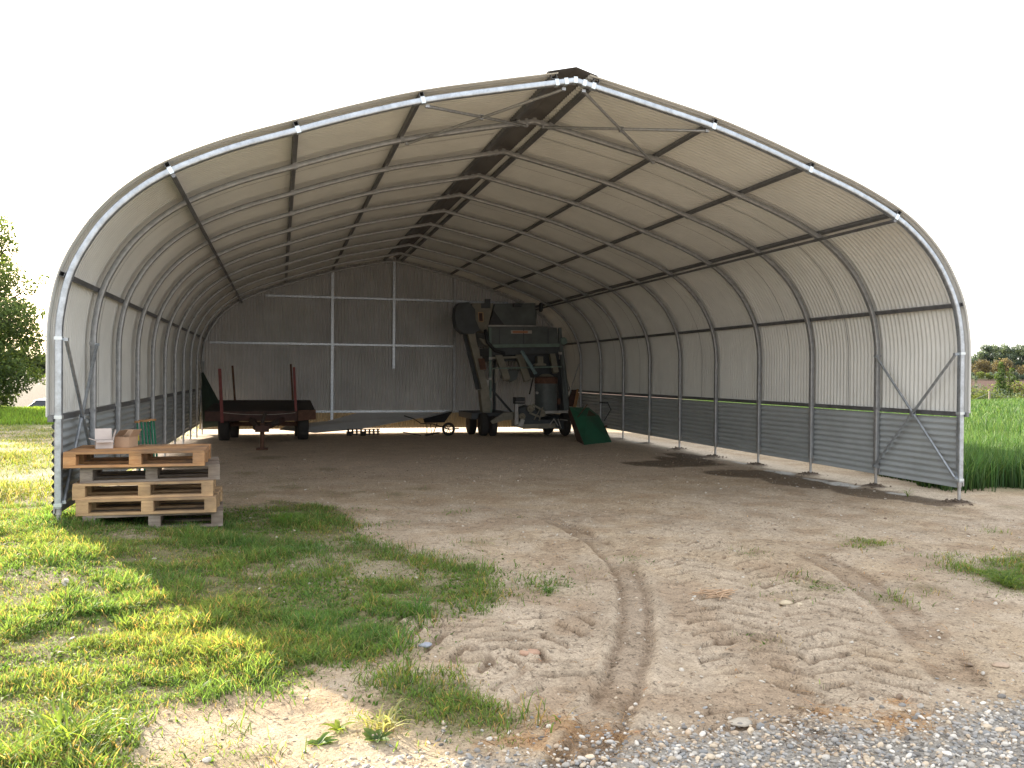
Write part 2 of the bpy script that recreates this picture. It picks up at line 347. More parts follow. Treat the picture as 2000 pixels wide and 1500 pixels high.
S_small = [(1055, 1120, .16), (1080, 1145, .28), (1010, 1145, .2), (1065, 1158, .3), (1160, 1115, .1), (1135, 1142, .1), (1455, 1085, .2), (1600, 1147, .3), (1540, 1165, .12), (1680, 1060, .35), (1700, 1070, .3), (1730, 1167, .3), (1810, 1152, .25), (1850, 1090, .25), (1950, 1040, .2), (1490, 1248, .1),
           (820, 955, .3), (770, 965, .35), (640, 915, .5), (520, 893, .7), (430, 905, .3), (880, 1000, .2), (760, 1020, .3), (940, 1060, .25), (920, 1090, .3), (800, 1140, .3), (810, 1190, .3), (880, 1265, .12), (1740, 955, .12), (1825, 992, .12), (1655, 965, .06), (1850, 995, .2), (1970, 990, .3), (1240, 1090, .15), (480, 925, .5), (560, 950, .5), (700, 960, .3), (640, 960, .3), (330, 1480, .2), (1640, 1365, .05), (700, 1440, .12), (400, 1455, .15), (1020, 1010, .12), (1200, 1380, .05)]
SS = [(at(a, b)[0], at(a, b)[1], r) for a, b, r in S_small]
def masks(x, y, dj=0.):
    x = np.asarray(x, float)+(rng.normal(0, dj, len(x)) if dj else 0); y = np.asarray(y, float)+(rng.normal(0, dj*1.3, len(y)) if dj else 0)
    jx = x+.34*(fbm(x, y, 2.0, 5, 41, .62)-.5)*2; jy = y+.42*(fbm(x, y, 2.0, 5, 43, .62)-.5)*2
    g = poly_in(jx, jy, G_main).astype(float)
    bare = sst(.66, .72, fbm(x, y, 1.1, 3, 55)); g = g*(1-.55*bare)
    g = np.maximum(g, .9*poly_in(jx*1., jy, G_two)); g = np.maximum(g, .5*poly_in(jx, jy, G_low)*(fbm(x, y, 4, 3, 61) > .48)); g = np.maximum(g, .55*poly_in(jx, jy, G_rt))
    for cx, cy, r in SS:
        d = np.hypot((x-cx), (y-cy)); g = np.maximum(g, .42*sst(r*.6, r*.15, d+.25*r*(fbm(x, y, 9, 2, 71)-.5)*2))
    # thin grass that creeps into the shed on the left
    creep = sst(-1.2, -3.4, x)*sst(7, 2, y)*sst(-.5, .5, y)*(fbm(x, y, 1.7, 4, 77) > .56)
    g = np.maximum(g, .3*creep)
    st = np.zeros_like(x)
    for P in S_straw: st = np.maximum(st, poly_in(jx, jy, P).astype(float)*(.3+.7*(fbm(x, y, 5, 3, 81) > .45)))
    gr = poly_in(x+.12*(fbm(x, y, 5, 3, 84)-.5)*2, y+.22*(fbm(x, y, 4, 4, 85)-.5)*2, G_grav).astype(float)
    damp = np.zeros_like(x)
    for (a, b, rx, ry) in ((3.5, 4.9, .95, .62), (4.0, 5.5, .5, .9), (3.95, 3.3, .75, .62), (4.25, 2.2, .6, .8), (4.4, 1.0, .45, .7), (4.6, .3, .3, .5), (4.4, 6.3, .3, .6)):
        d = np.hypot((x-a)/rx, (y-b)/ry)+.45*(fbm(x, y, 2.2, 4, 91)-.5); damp = np.maximum(damp, sst(1.0, .82, d))
    return g, st, gr, damp
def axis(lo, hi, step, far_lo, far_hi, g=1.07):
    a = list(np.arange(lo, hi+1e-6, step))
    s = step; v = hi
    while v < far_hi: s *= g; v += s; a.append(v)
    s = step; v = lo; b = []
    while v > far_lo: s *= g; v -= s; b.append(v)
    return np.array(b[::-1]+a)
gx = axis(-5.3, 3.8, .0145, -700, 900, 1.055); gy = axis(-6.3, 1.4, .0145, -60, 1200, 1.045)
GX, GY = np.meshgrid(gx, gy); nx, ny = len(gx), len(gy)
fx = GX.ravel(); fy = GY.ravel()
ht, dk = Htrack(fx, fy)
g_, st_, gr_, damp_ = masks(fx, fy)
for _ in range(3):
    mm_ = masks(fx, fy, .05); g_ = g_+mm_[0]; gr_ = gr_+mm_[2]
g_ = g_/4; gr_ = gr_/4
def Hsmooth(x, y): return Hbase(x, y)+Hrough(x, y)
fz = Hsmooth(fx, fy)+ht*(1-.8*gr_)*(1-.6*np.clip(g_, 0, 1))+mounds(fx, fy)
def mixc(c, d, t): t = np.clip(t, 0, 1)[:, None]; return c*(1-t)+np.array(d)*t
n1 = fbm(fx, fy, .5, 4, 101); n2 = fbm(fx, fy, 3, 5, 103); n3 = fbm(fx, fy, 18, 3, 107)
c = np.tile(np.array((.46, .365, .26)), (len(fx), 1))
c = mixc(c, (.42, .345, .265), sst(.45, .6, n1)*.7)
c = mixc(c, (.34, .245, .165), sst(.53, .7, n2)*.5)
c = mixc(c, (.53, .44, .34), sst(.5, .32, n2)*.6)
c = mixc(c, (.16, .11, .075), sst(.66, .8, n3)*.5*sst(3, -1, fy))
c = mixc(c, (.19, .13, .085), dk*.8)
c = mixc(c, (.68, .56, .45), sst(1.5, 6, fy)*sst(5.6, 4.9, np.abs(fx))*.85)           # trodden floor inside, painted paler to offset the shade
c = mixc(c, (.50, .43, .34), sst(4.55, 4.75, fx)*sst(5.6, 5.1, fx)*sst(-.3, .3, fy)*sst(16, 15, fy)*.8)
c = mixc(c, (.15, .115, .085), damp_*.85)
for k, (px, py, rx, ry) in enumerate(((1525, 924, .16, .4), (1640, 947, .17, .42), (1448, 905, .10, .22), (1750, 966, .08, .22), (1250, 866, .10, .5), (1590, 938, .1, .3))):   # lime washed out by the stakes
    q_ = at(px, py); d = np.hypot((fx-q_[0])/rx, (fy-q_[1])/ry)+1.1*(fbm(fx, fy, 8, 4, 111+k)-.5)
    c = mixc(c, (.80, .81, .80), sst(1.0, .6, d)*(.9 if k < 2 else .6))
md = mounds(fx, fy); c = mixc(c, (.07, .05, .04), sst(.008, .03, md)*.9)
c = mixc(c, (.13, .13, .05), np.clip(g_*1.3, 0, 1)*.8)
c = mixc(c, (.42, .27, .15), st_*.8)
c = mixc(c, (.33, .31, .28), gr_)
# sunlit rough pasture to the left of the shed
pl = sst(-5.0, -5.5, fx)*sst(-3, 3, fy)*sst(26, 18, fy)
c = mixc(c, (.20, .22, .09), pl*sst(.42, .55, fbm(fx, fy, .9, 4, 121))*.85)
c = mixc(c, (.12, .20, .04), sst(18, 20, fy)*sst(34, 30, fy)*sst(-4, -6, fx))
c = mixc(c, (.05, .043, .042), sst(45, 60, fy)*sst(2, -2, fx-.1*fy))
c = mixc(c, (.06, .09, .025), sst(6.0, 6.6, fx)*sst(0, 2, fy)*sst(36, 30, fy))
rt = sst(2, 12, fx-.1*fy)*sst(30, 36, fy)
c = mixc(c, (.05, .07, .03), rt); ratio = (fx+3)/(fy+8.6)
c = mixc(c, (.105, .066, .055), rt*sst(150, 160, fy)*sst(345, 335, fy))
c = mixc(c, (.07, .09, .045), rt*sst(150, 160, fy)*sst(300, 290, fy)*sst(.985, .99, ratio))
c = mixc(c, (.06, .08, .045), sst(380, 400, fy))
F = (np.arange(ny-1)[:, None]*nx+np.arange(nx-1)[None, :]).ravel()
F = np.stack([F, F+1, F+nx+1, F+nx], 1)
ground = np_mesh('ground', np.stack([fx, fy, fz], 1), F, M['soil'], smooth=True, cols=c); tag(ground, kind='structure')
def gz(x, y):
    return Hsmooth(np.asarray(x, float), np.asarray(y, float))+mounds(np.asarray(x, float), np.asarray(y, float))
def g1(x, y): return float(gz(np.array([x]), np.array([y]))[0])
# ------------------------------------------------------------------ blades
def blades(name, x, y, h, w, lean, cols, material, nseg=2, z=None, lie=None):
    n = len(x); z = gz(x, y)-.004 if z is None else z
    az = rng.uniform(0, 2*math.pi, n) if lie is None else lie
    fa = rng.uniform(0, 2*math.pi, n)
    dx, dy = np.cos(az), np.sin(az); sx, sy = np.cos(fa)*w/2, np.sin(fa)*w/2
    V = []; C = []
    for i in range(nseg+1):
        t = i/nseg
        px = x+dx*h*lean*t**1.8; py = y+dy*h*lean*t**1.8; pz = z+h*t*np.sqrt(np.clip(1-(lean*.75*t)**2, .08, 1))
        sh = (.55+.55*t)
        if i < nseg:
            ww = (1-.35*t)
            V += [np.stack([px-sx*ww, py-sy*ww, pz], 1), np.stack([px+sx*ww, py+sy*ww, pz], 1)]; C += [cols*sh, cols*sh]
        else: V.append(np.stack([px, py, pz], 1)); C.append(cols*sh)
    k = len(V); V = np.stack(V, 1).reshape(-1, 3); C = np.stack(C, 1).reshape(-1, 3)
    b = np.arange(n)[:, None]*k
    q = [b+np.array([[2*i, 2*i+1, 2*i+3, 2*i+2]]) for i in range(nseg-1)]
    t = b+np.array([[2*nseg-2, 2*nseg-1, 2*nseg]])
    q = np.concatenate(q) if q else np.zeros((0, 4), int)
    idx = np.concatenate([q.ravel(), t.ravel()]); tot = np.concatenate([np.full(len(q), 4), np.full(n, 3)])
    me = bpy.data.meshes.new(name)
    me.vertices.add(len(V)); me.vertices.foreach_set('co', V.astype(np.float32).ravel())
    me.loops.add(len(idx)); me.loops.foreach_set('vertex_index', idx.astype(np.int32))
    me.polygons.add(len(tot)); me.polygons.foreach_set('loop_start', np.r_[0, np.cumsum(tot)[:-1]].astype(np.int32)); me.polygons.foreach_set('loop_total', tot.astype(np.int32))
    me.update(calc_edges=True)
    a = me.color_attributes.new('Col', 'FLOAT_COLOR', 'POINT'); cc = np.ones((len(V), 4), np.float32); cc[:, :3] = C; a.data.foreach_set('color', cc.ravel())
    me.materials.append(material); o = bpy.data.objects.new(name, me); COL.objects.link(o); return o
def scatter(n, x0, x1, y0, y1):
    return rng.uniform(x0, x1, n), rng.uniform(y0, y1, n)
def colvar(n, base, var, x=None, y=None, alt=None, p=.2):
    c = np.array(base)[None]*(1+rng.normal(0, var, (n, 1)))*(1+rng.normal(0, .06, (n, 3)))
    if alt is not None:
        s = rng.random(n) < p; c[s] = np.array(alt)*(1+rng.normal(0, var, (s.sum(), 1)))
    return np.clip(c, .005, .9)
GA = (.12, .21, .065); DRY = (.42, .33, .16)
# main lawn, small tufts, inside
X, Y = scatter(520000, -7.6, 3.9, -6.5, 1.4)
X2, Y2 = scatter(16000, -4.8, 4.5, 1.4, 12); X = np.r_[X, X2]; Y = np.r_[Y, Y2]
X2, Y2 = scatter(60000, -4.6, -2.0, -5.6, -2.5); X = np.r_[X, X2]; Y = np.r_[Y, Y2]
X2, Y2 = scatter(26000, 1.7, 3.4, -3.6, -1.7); X = np.r_[X, X2]; Y = np.r_[Y, Y2]
gm = masks(X, Y, .10)[0]
cl = fbm(X, Y, 3.2, 3, 131)
keep = (rng.random(len(X)) < gm*(.45+.9*sst(.35, .62, cl))*(.6+.55*sst(.38, .56, fbm(X, Y, 7, 3, 141))))
X, Y, cl, gm = X[keep], Y[keep], cl[keep], gm[keep]; n = len(X)
tf = sst(.56, .70, fbm(X, Y, 2.1, 3, 137))
fz_ = sst(.38, .56, fbm(X, Y, 7, 3, 141))
h = (.024+.045*sst(.35, .7, cl)+.03*tf)*(.8+.3*fz_)*rng.uniform(.55, 1.35, n)*(.55+.45*gm)
cc = colvar(n, GA, .25, alt=(.30, .25, .13), p=.16)
cc *= (1+.5*(fbm(X, Y, 1.5, 3, 139)-.5)[:, None]*np.array([[1.6, .6, .4]]))
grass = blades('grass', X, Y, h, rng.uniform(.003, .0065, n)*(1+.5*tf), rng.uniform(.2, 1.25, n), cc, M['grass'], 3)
tag(grass, 'short green grass growing in front of the left side of the shed', 'grass', kind='stuff')
# broad leaf weeds in the grass
X, Y = scatter(90000, -7.0, 1.5, -6.5, 1.2); gm = masks(X, Y, .1)[0]
keep = (rng.random(len(X)) < gm*sst(.46, .6, fbm(X, Y, 2.3, 3, 151))); X, Y = X[keep], Y[keep]; n = len(X)
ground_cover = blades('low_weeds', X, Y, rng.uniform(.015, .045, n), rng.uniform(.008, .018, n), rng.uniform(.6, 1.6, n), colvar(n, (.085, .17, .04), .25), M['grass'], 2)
tag(ground_cover, 'low broad leaved weeds and clover spread through the front grass', 'weeds', kind='stuff')
# straw and dry stalks
X, Y = scatter(60000, -3, 3.5, -6.2, -3.6); st = masks(X, Y, .05)[1]
keep = rng.random(len(X)) < st*.8; X, Y = X[keep], Y[keep]
X2, Y2 = scatter(11000, -5, 4.6, -6, 9); X = np.r_[X, X2]; Y = np.r_[Y, Y2]; n = len(X)
dry = blades('dry_stalks', X, Y, rng.uniform(.02, .06, n), rng.uniform(.0018, .004, n), rng.uniform(1.5, 4., n), colvar(n, (.40, .27, .15), .3, alt=(.10, .065, .04), p=.4), M['grass'], 2)
dry.data.materials[0] = M['grass']
tag(dry, 'dry orange stalks and bits of straw strewn over the bare soil', 'straw', kind='stuff')
# sunlit pasture left
X, Y = scatter(150000, -16, -5.05, 1.2, 19)
f = fbm(X, Y, .9, 4, 121); f2 = fbm(X, Y, 2.4, 3, 163)
big = np.exp(-(((X+6.3)/.9)**2+((Y-2.3)/1.0)**2))+np.exp(-(((X+8.3)/1.2)**2+((Y-7.6)/1.2)**2))
keep = rng.random(len(X)) < (.12+.9*sst(.45, .62, f)*f2+1.1*big); X, Y, big = X[keep], Y[keep], big[keep]; n = len(X)
past = blades('pasture_grass', X, Y, rng.uniform(.03, .08, n)*(1+1.4*big), rng.uniform(.006, .014, n), rng.uniform(.3, 1.3, n), colvar(n, (.13, .19, .055), .25, alt=(.34, .32, .18), p=.2)*(1-.35*big[:, None]), M['grass'], 2)
tag(past, 'thin yellowish sunlit pasture grass left of the shed', 'grass', kind='stuff')
X, Y = scatter(60000, -24, -5, 19, 33); n = len(X)
bank = blades('bank_grass', X, Y, rng.uniform(.05, .22, n)*(.5+fbm(X, Y, .5, 3, 171)), rng.uniform(.02, .04, n), rng.uniform(.1, .7, n), colvar(n, (.13, .23, .045), .2), M['grass'], 2)
tag(bank, 'taller bright green grass on the bank under the big tree', 'grass', kind='stuff')
# ripening crop to the right
X, Y = scatter(75000, 5.15, 10.5, -.2, 12); keep = (X > 5.35+.22*np.clip(Y-1, 0, 4)+.35*fbm(X, Y, 2, 2, 181)) & (Y > 1.0+1.3*(fbm(X, Y, 2, 3, 183)-.5)+rng.normal(0, .12, len(X))); X, Y = X[keep], Y[keep]
X2, Y2 = scatter(120000, 5.3, 44, 3, 36); k2 = (X2 > 6.4) & ((Y2 > 12) | (X2 > 10.4)) & (Y2 > .2*X2-5); X = np.r_[X, X2[k2]]; Y = np.r_[Y, Y2[k2]]; n = len(X)
far = sst(8, 22, Y)
hh = (.47+.16*(fbm(X, Y, .35, 3, 185)-.5)*2)*rng.uniform(.7, 1.15, n)*(1-.2*far)
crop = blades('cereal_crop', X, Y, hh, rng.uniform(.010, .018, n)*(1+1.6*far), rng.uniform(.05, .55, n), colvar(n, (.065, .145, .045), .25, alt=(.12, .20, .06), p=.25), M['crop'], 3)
tag(crop, 'dense green cereal crop standing beside the right wall of the shed', 'crop', kind='stuff')
# ------------------------------------------------------------------ gravel
def ico(sub=1):
    import bmesh
    bm = bmesh.new(); bmesh.ops.create_icosphere(bm, subdivisions=sub, radius=1); V = np.array([v.co[:] for v in bm.verts]); F = np.array([[v.index for v in f.verts] for f in bm.faces]); bm.free(); return V, F
IV, IF = ico(2)
def pebbles(name, x, y, s, cols, flat=.6, sink=.3):
    n = len(x); a = rng.uniform(0, 6.28, n); z = gz(x, y)
    sx = s*rng.uniform(.7, 1.3, n); sy = s*rng.uniform(.6, 1.0, n); szz = s*flat*rng.uniform(.7, 1.2, n)
    V = IV[None]*np.stack([sx, sy, szz], 1)[:, None]
    V = V*(1+.16*np.sin(IV[None]*rng.uniform(1.5, 3.5, (n, 1, 3))+rng.uniform(0, 6, (n, 1, 3))).sum(2, keepdims=True)*.6)
    ca, sa = np.cos(a)[:, None], np.sin(a)[:, None]; tl = rng.normal(0, .3, (n, 1))
    vx = V[..., 0]*ca-V[..., 1]*sa; vy = V[..., 0]*sa+V[..., 1]*ca; vz = V[..., 2]+tl*vx
    P = np.stack([vx+x[:, None], vy+y[:, None], vz+(z+szz*(1-2*sink))[:, None]], 2).reshape(-1, 3)
    FF = (IF[None]+(np.arange(n)*len(IV))[:, None, None]).reshape(-1, 3)
    return np_mesh(name, P, FF, M['stone'], smooth=True, cols=np.repeat(cols, len(IV), 0))
X, Y = scatter(80000, -3.4, 4.2, -6.7, -4.2); gm = masks(X, Y, .13)[2]
keep = rng.random(len(X)) < gm*.8; X, Y = X[keep], Y[keep]; n = len(X)
pal = np.array([(.30, .29, .28), (.42, .40, .37), (.24, .245, .25), (.50, .42, .32), (.40, .32, .24), (.58, .55, .50), (.18, .17, .16), (.36, .34, .31)])
cc = pal[rng.integers(0, len(pal), n)]*(1+rng.normal(0, .12, (n, 1)))
gravel = pebbles('gravel', X, Y, rng.uniform(.004, .011, n)*(1+.9*rng.random(n)**5), np.clip(cc, .03, .8)); tag(gravel, 'grey and ochre gravel along the front edge of the yard', 'gravel', kind='stuff')
X, Y = scatter(14000, -4.5, 4.6, -5.8, 7); n = len(X)
cc = np.array([(.36, .30, .23), (.28, .21, .15), (.5, .46, .4), (.2, .15, .11)])[rng.integers(0, 4, n)]*(1+rng.normal(0, .1, (n, 1)))
pb = pebbles('soil_clods', X, Y, rng.uniform(.002, .0065, n)*(1+rng.random(n)**10*2.6), np.clip(cc, .03, .8), .5, .4); tag(pb, 'small stones and crumbs of earth on the bare yard', 'stones', kind='stuff')
X = np.r_[tuple(rng.normal(4.83, .10, 26) for k in range(6))]; Y = np.r_[tuple(rng.normal(1.5*k, .10, 26) for k in range(6))]; n = len(X)
cl_ = pebbles('earth_crumbs', X, Y, rng.uniform(.006, .02, n), np.clip(np.tile((.12, .09, .065), (n, 1))*(1+rng.normal(0, .2, (n, 1))), .02, .3), .7, .35); tag(cl_, 'dark fresh earth crumbs heaped round the feet of the right posts', 'earth', kind='stuff')
# ------------------------------------------------------------------ shed profile
PR = np.array([(0, 3.875), (.28, 3.815), (1.16, 3.628), (2.1, 3.415), (2.96, 3.155), (3.7, 2.90), (4.54, 2.60), (5.24, 2.27), (5.67, 1.965), (6.0, 1.62), (6.235, 1.25), (6.375, .93), (6.45, .6), (6.49, .2), (6.49, -.757)])
PR = np.c_[PR[:, 0]*.75, (PR[:, 1]+2.2)*.75]
def spline(P, n=8):
    out = [P[0]]
    for i in range(1, len(P)-2):
        p0, p1, p2, p3 = P[i-1], P[i], P[i+1], P[i+2]
        for k in range(n):
            t = k/n
            out.append(.5*((2*p1)+(-p0+p2)*t+(2*p0-5*p1+4*p2-p3)*t*t+(-p0+3*p1-3*p2+p3)*t**3))
    out += [P[-2], P[-1]]
    return np.array(out)
PS = spline(PR, 4)
PS[:, 0] = np.minimum(PS[:, 0], 4.8675)
tn = np.gradient(PS, axis=0); tn /= np.linalg.norm(tn, axis=1)[:, None]
tn[0] = tn[1]
for _ in range(2): tn[1:-1] = (tn[:-2]+2*tn[1:-1]+tn[2:])/4; tn /= np.linalg.norm(tn, axis=1)[:, None]
NRM = np.c_[-tn[:, 1], tn[:, 0]]      # outward
NRM *= np.sign(NRM[len(NRM)//2, 1])
ARC = np.r_[0, np.cumsum(np.linalg.norm(np.diff(PS, axis=0), axis=1))]
def prof(off, s0=0, s1=None, step=None):
    P = PS+NRM*off
    s1 = ARC[-1] if s1 is None else s1
    s = np.unique(np.r_[s0, ARC[(ARC > s0) & (ARC < s1)], s1])
    return np.c_[np.interp(s, ARC, P[:, 0]), np.interp(s, ARC, P[:, 1])]
def s_at_x(x): return float(np.interp(x, PS[:len(PS)-2, 0], ARC[:len(PS)-2]))
def s_at_z(z): i = np.argsort(PS[:, 1]); return float(np.interp(z, PS[i, 1], ARC[i]))
def pt(s, off=0):
    P = PS+NRM*off; return np.array([np.interp(s, ARC, P[:, 0]), np.interp(s, ARC, P[:, 1])])
def nrm(s): return np.array([np.interp(s, ARC, NRM[:, 0]), np.interp(s, ARC, NRM[:, 1])])
NB = 10; BAY = 1.5; WX = 4.8675
shed = empty('tunnel_shed', (0, 0, 0)); tag(shed, 'big open fronted galvanised steel tunnel shed clad in corrugated sheets', 'shed')
# ribs
def rib_mesh(k):
    m = MB(); w = .066; t = .058; Y0 = BAY*k
    zb = .27 if k > 0 else .26
    L = prof(0); L = np.r_[L, [[WX, zb+.4]], [[WX, zb]]]
    path = np.r_[np.c_[-L[::-1, 0], L[::-1, 1]], L[1:]]
    nr = NRM; nr = np.r_[nr, [[1, 0]], [[1, 0]]]
    nn = np.r_[np.c_[-nr[::-1, 0], nr[::-1, 1]], nr[1:]]
    i0 = len(L)-1; nn[i0] = (0, 1)
    sec = []
    for (a, b) in ((1, 1), (-1, 1), (-1, -1), (1, -1)):      # rounded rectangle section
        for j in range(3):
            th = [0, 45, 90][j]
            cx = (t/2-.009); cy = (w/2-.009)
            if (a, b) == (1, 1): ang = th
            elif (a, b) == (-1, 1): ang = 90+th
            elif (a, b) == (-1, -1): ang = 180+th
            else: ang = 270+th
            sec.append((a*cx+.009*math.cos(R(ang)), b*cy+.009*math.sin(R(ang))))
    K = len(sec); V = []
    for p, n in zip(path, nn):
        n = n/np.linalg.norm(n)
        for a, b in sec: V.append((p[0]+n[0]*a, Y0+b, p[1]+n[1]*a))
    F = [(i*K+j, i*K+(j+1) % K, (i+1)*K+(j+1) % K, (i+1)*K+j) for i in range(len(path)-1) for j in range(K)]
    m.add(V, F, True); m.add(V[:K], [tuple(range(K))]); m.add(V[-K:], [tuple(range(K))])
    return m
def band(m, x, z, n, Y0, t=.065, w=.073, l=.042):
    n = np.array(n)/np.linalg.norm(n); d = np.array([n[1], -n[0]])
    c = []
    for yy in (-w/2, w/2):
        for a, b in ((-t/2, -l/2), (t/2, -l/2), (t/2, l/2), (-t/2, l/2)):
            c.append((x+n[0]*a+d[0]*b, Y0+yy, z+n[1]*a+d[1]*b))
    m.hexa(c)
S_pur = [s_at_x(v*.75) for v in (2.12, 3.72, 5.24)]+[s_at_z((.93+2.2)*.75)]
ribs = []
for k in range(NB+1):
    Y0 = BAY*k
    rb = rib_mesh(k).build('rib', M['galv'] if k == 0 else M['galv_dull'], shed)
    if k == 0: rb['label'] = 'bright front hoop framing the open mouth'
    cm = M['band'] if k == 0 else M['galv_dull']
    def cl1(*a, **kw): m = MB(); band(m, *a, **kw); m.build('clamp', cm, rb)
    for sg in (-1, 1):
        for z in ([1.79, 1.08, .29] if k in (0, 1) else [1.08]): cl1(sg*WX, z, (sg, 0), Y0, l=.03)
        for s in [s_at_x(.10), s_at_x(.20)]+S_pur[:3]:
            p = pt(s); nn = nrm(s); cl1(sg*p[0], p[1], (sg*nn[0], nn[1]), Y0)
    cl1(0, PS[0, 1], (0, 1), Y0)
    for sg in (-1, 1):
        m = MB(); zg = g1(sg*WX, Y0)
        m.tube([(sg*WX, Y0, zg-.06), (sg*WX, Y0, .32)], .019, 10)
        m.tube([(sg*WX, Y0, .2), (sg*WX, Y0, .30)], .027, 10)
        m.box((sg*(WX+.03), Y0-.01, .26), (.012, .05, .09))
        m.build('ground_stake', M['lightsteel'], rb)
    ribs.append(rb)
# purlins (square tubes outside the ribs, hollow looking ends)
def purlin(sx, sz, s, off=.058, sz_=.05, ya=-.03, yb=15.03, name='purlin', material=None):
    p = pt(s, off); nn = nrm(s); n = np.array((sx*nn[0], nn[1])); d = np.array([n[1], -n[0]]); m = MB()
    def ring(r, y): return [(sx*p[0]+n[0]*a*r+d[0]*b*r, y, p[1]+n[1]*a*r+d[1]*b*r) for a, b in ((-.5, -.5), (.5, -.5), (.5, .5), (-.5, .5))]
    A, B, C, D = ring(sz_, ya), ring(sz_, yb), ring(sz_-.008, ya), ring(sz_-.008, ya+.12)
    V = A+B+C+D
    Fc = [(i, (i+1) % 4, 4+(i+1) % 4, 4+i) for i in range(4)]+[(i, (i+1) % 4, 8+(i+1) % 4, 8+i) for i in range(4)]+[(8+i, 8+(i+1) % 4, 12+(i+1) % 4, 12+i) for i in range(4)]+[(4, 5, 6, 7), (12, 13, 14, 15)]
    m.add(V, Fc); return m.build(name, material or M['purlin'], shed)
for sg in (-1, 1):
    for s in S_pur: purlin(sg, 0, s, sz_=.046)
    purlin(sg, 0, s_at_x(.22), sz_=.062, off=.068)
    # rail under the sheets
    m = MB(); m.box((sg*(WX+.058), 7.5, 1.065), (.046, 15.1, .055)); m.box((sg*(WX+.058), -.052, 1.065), (.036, .006, .043)); m.build('eave_rail', M['purlin'], shed)
    # inner stiffening tube under the ribs at the haunch
    p = pt(S_pur[2], -.052); m = MB(); m.tube([(sg*p[0], -.03, p[1]), (sg*p[0], 7.5, p[1]), (sg*p[0], 15, p[1])], .02, 8); m.build('tie_tube', M['purlin'], shed)
    # small bolts / hooks at ribs on ridge
# corrugated sheets
AMP = .0125; PIT = .0765
def corr(name, side, y0, y1, s0, s1, off, material, lift=0):
    P = prof(off, s0, s1); s = np.r_[0, np.cumsum(np.linalg.norm(np.diff(P, axis=0), axis=1))]
    Pn = prof(off+1, s0, s1)-P
    ys = np.arange(y0, y1+1e-6, PIT/8)
    a = 2*AMP*((1+np.cos(2*math.pi*ys/PIT))/2)**2-AMP+lift
    V = np.empty((len(ys), len(P), 3))
    V[..., 0] = side*(P[None, :, 0]+Pn[None, :, 0]*a[:, None]); V[..., 2] = P[None, :, 1]+Pn[None, :, 1]*a[:, None]; V[..., 1] = ys[:, None]
    n = len(P); I = (np.arange(len(ys)-1)[:, None]*n+np.arange(n-1)[None]).ravel()
    F = np.stack([I, I+1, I+n+1, I+n], 1)
    return np_mesh(name, V.reshape(-1, 3), F, material, shed, smooth=True)
s_top = s_at_x(.13); s_bot = s_at_z(1.078)
for sg in (-1, 1):
    for j in range(20):
        y0 = -.06 if j == 0 else j*.75-.045
        y1 = (j+1)*.75+.03 if j < 19 else 15.2
        corr('roof_sheet', sg, y0, y1, s_top+(.05 if sg < 0 else 0), s_bot, .094, M['sheet'], .0012*(j % 2))
    # lap seams: dark strips painting the shadow line under every mid bay lap
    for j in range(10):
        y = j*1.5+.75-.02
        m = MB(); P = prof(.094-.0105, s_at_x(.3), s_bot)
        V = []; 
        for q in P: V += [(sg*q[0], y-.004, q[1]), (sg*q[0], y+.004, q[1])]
        m.add(V, [(2*i, 2*i+1, 2*i+3, 2*i+2) for i in range(len(P)-1)]); m.build('sheet_lap_shadow', M['lap_shadow'], shed)
# ridge cap
m = MB(); zc = PS[0, 1]+.125
for (a, b) in (((-.31, zc-.075), (0, zc)), ((0, zc), (.24, zc-.07))):
    V = [(a[0], -.05, a[1]), (b[0], -.05, b[1]), (b[0], 15.2, b[1]), (a[0], 15.2, a[1])]
    V += [(p[0], p[1], p[2]+.003) for p in V]
    m.hexa(V)
m.build('ridge_cap', M['cap'], shed)
# lower wall panels, corrugated lengthwise
def lower(side, k):
    y0, y1 = k*BAY-.03, (k+1)*BAY+.03
    if k == 0: y0 = -.01 if side < 0 else .03
    zs = np.arange(.185, 1.034 if side > 0 else 1.056, PIT/8); a = AMP*np.cos(2*math.pi*zs/PIT)
    ys = np.array([y0, (y0+y1)/2, y1])
    V = np.empty((len(zs), 3, 3)); V[..., 0] = side*(WX+.045+.004*(k % 2)+a[:, None]); V[..., 1] = ys; V[..., 2] = zs[:, None]
    I = (np.arange(len(zs)-1)[:, None]*3+np.arange(2)[None]).ravel(); F = np.stack([I, I+1, I+4, I+3], 1)
    np_mesh('wall_panel', V.reshape(-1, 3), F, M['panel'], shed, smooth=True)
for sg in (-1, 1):
    for k in range(NB): lower(sg, k)
# braces
def brace(p0, p1, name='brace', r=.0165, material=None):
    m = MB(); p0 = np.array(p0, float); p1 = np.array(p1, float); m.tube([p0, (p0+p1)/2, p1], r, 10)
    mid = (p0+p1)/2; m.box(mid, (.045, .045, .045))
    for q in (p0, p1): m.box(q, (.04, .04, .03))
    m.build(name, material or M['galv'], shed)
for sg in (-1, 1):
    x = sg*(WX-.052)
    brace((x, .03, 1.78), (x, 1.47, .31)); brace((x+sg*.012, .03, .31), (x+sg*.012, 1.47, 1.78))
    brace((x, 13.53, 1.78), (x, 14.97, .31)); brace((x+sg*.012, 13.53, .31), (x+sg*.012, 14.97, 1.78))
    a, b = pt(s_at_x(1.55), -.05), pt(s_at_x(.12), -.05)
    brace((sg*a[0], .04, a[1]), (sg*b[0], 1.46, b[1]), material=M['galv_dull']); brace((sg*b[0], .04, b[1]-.012), (sg*a[0], 1.46, a[1]-.012), material=M['galv_dull'])
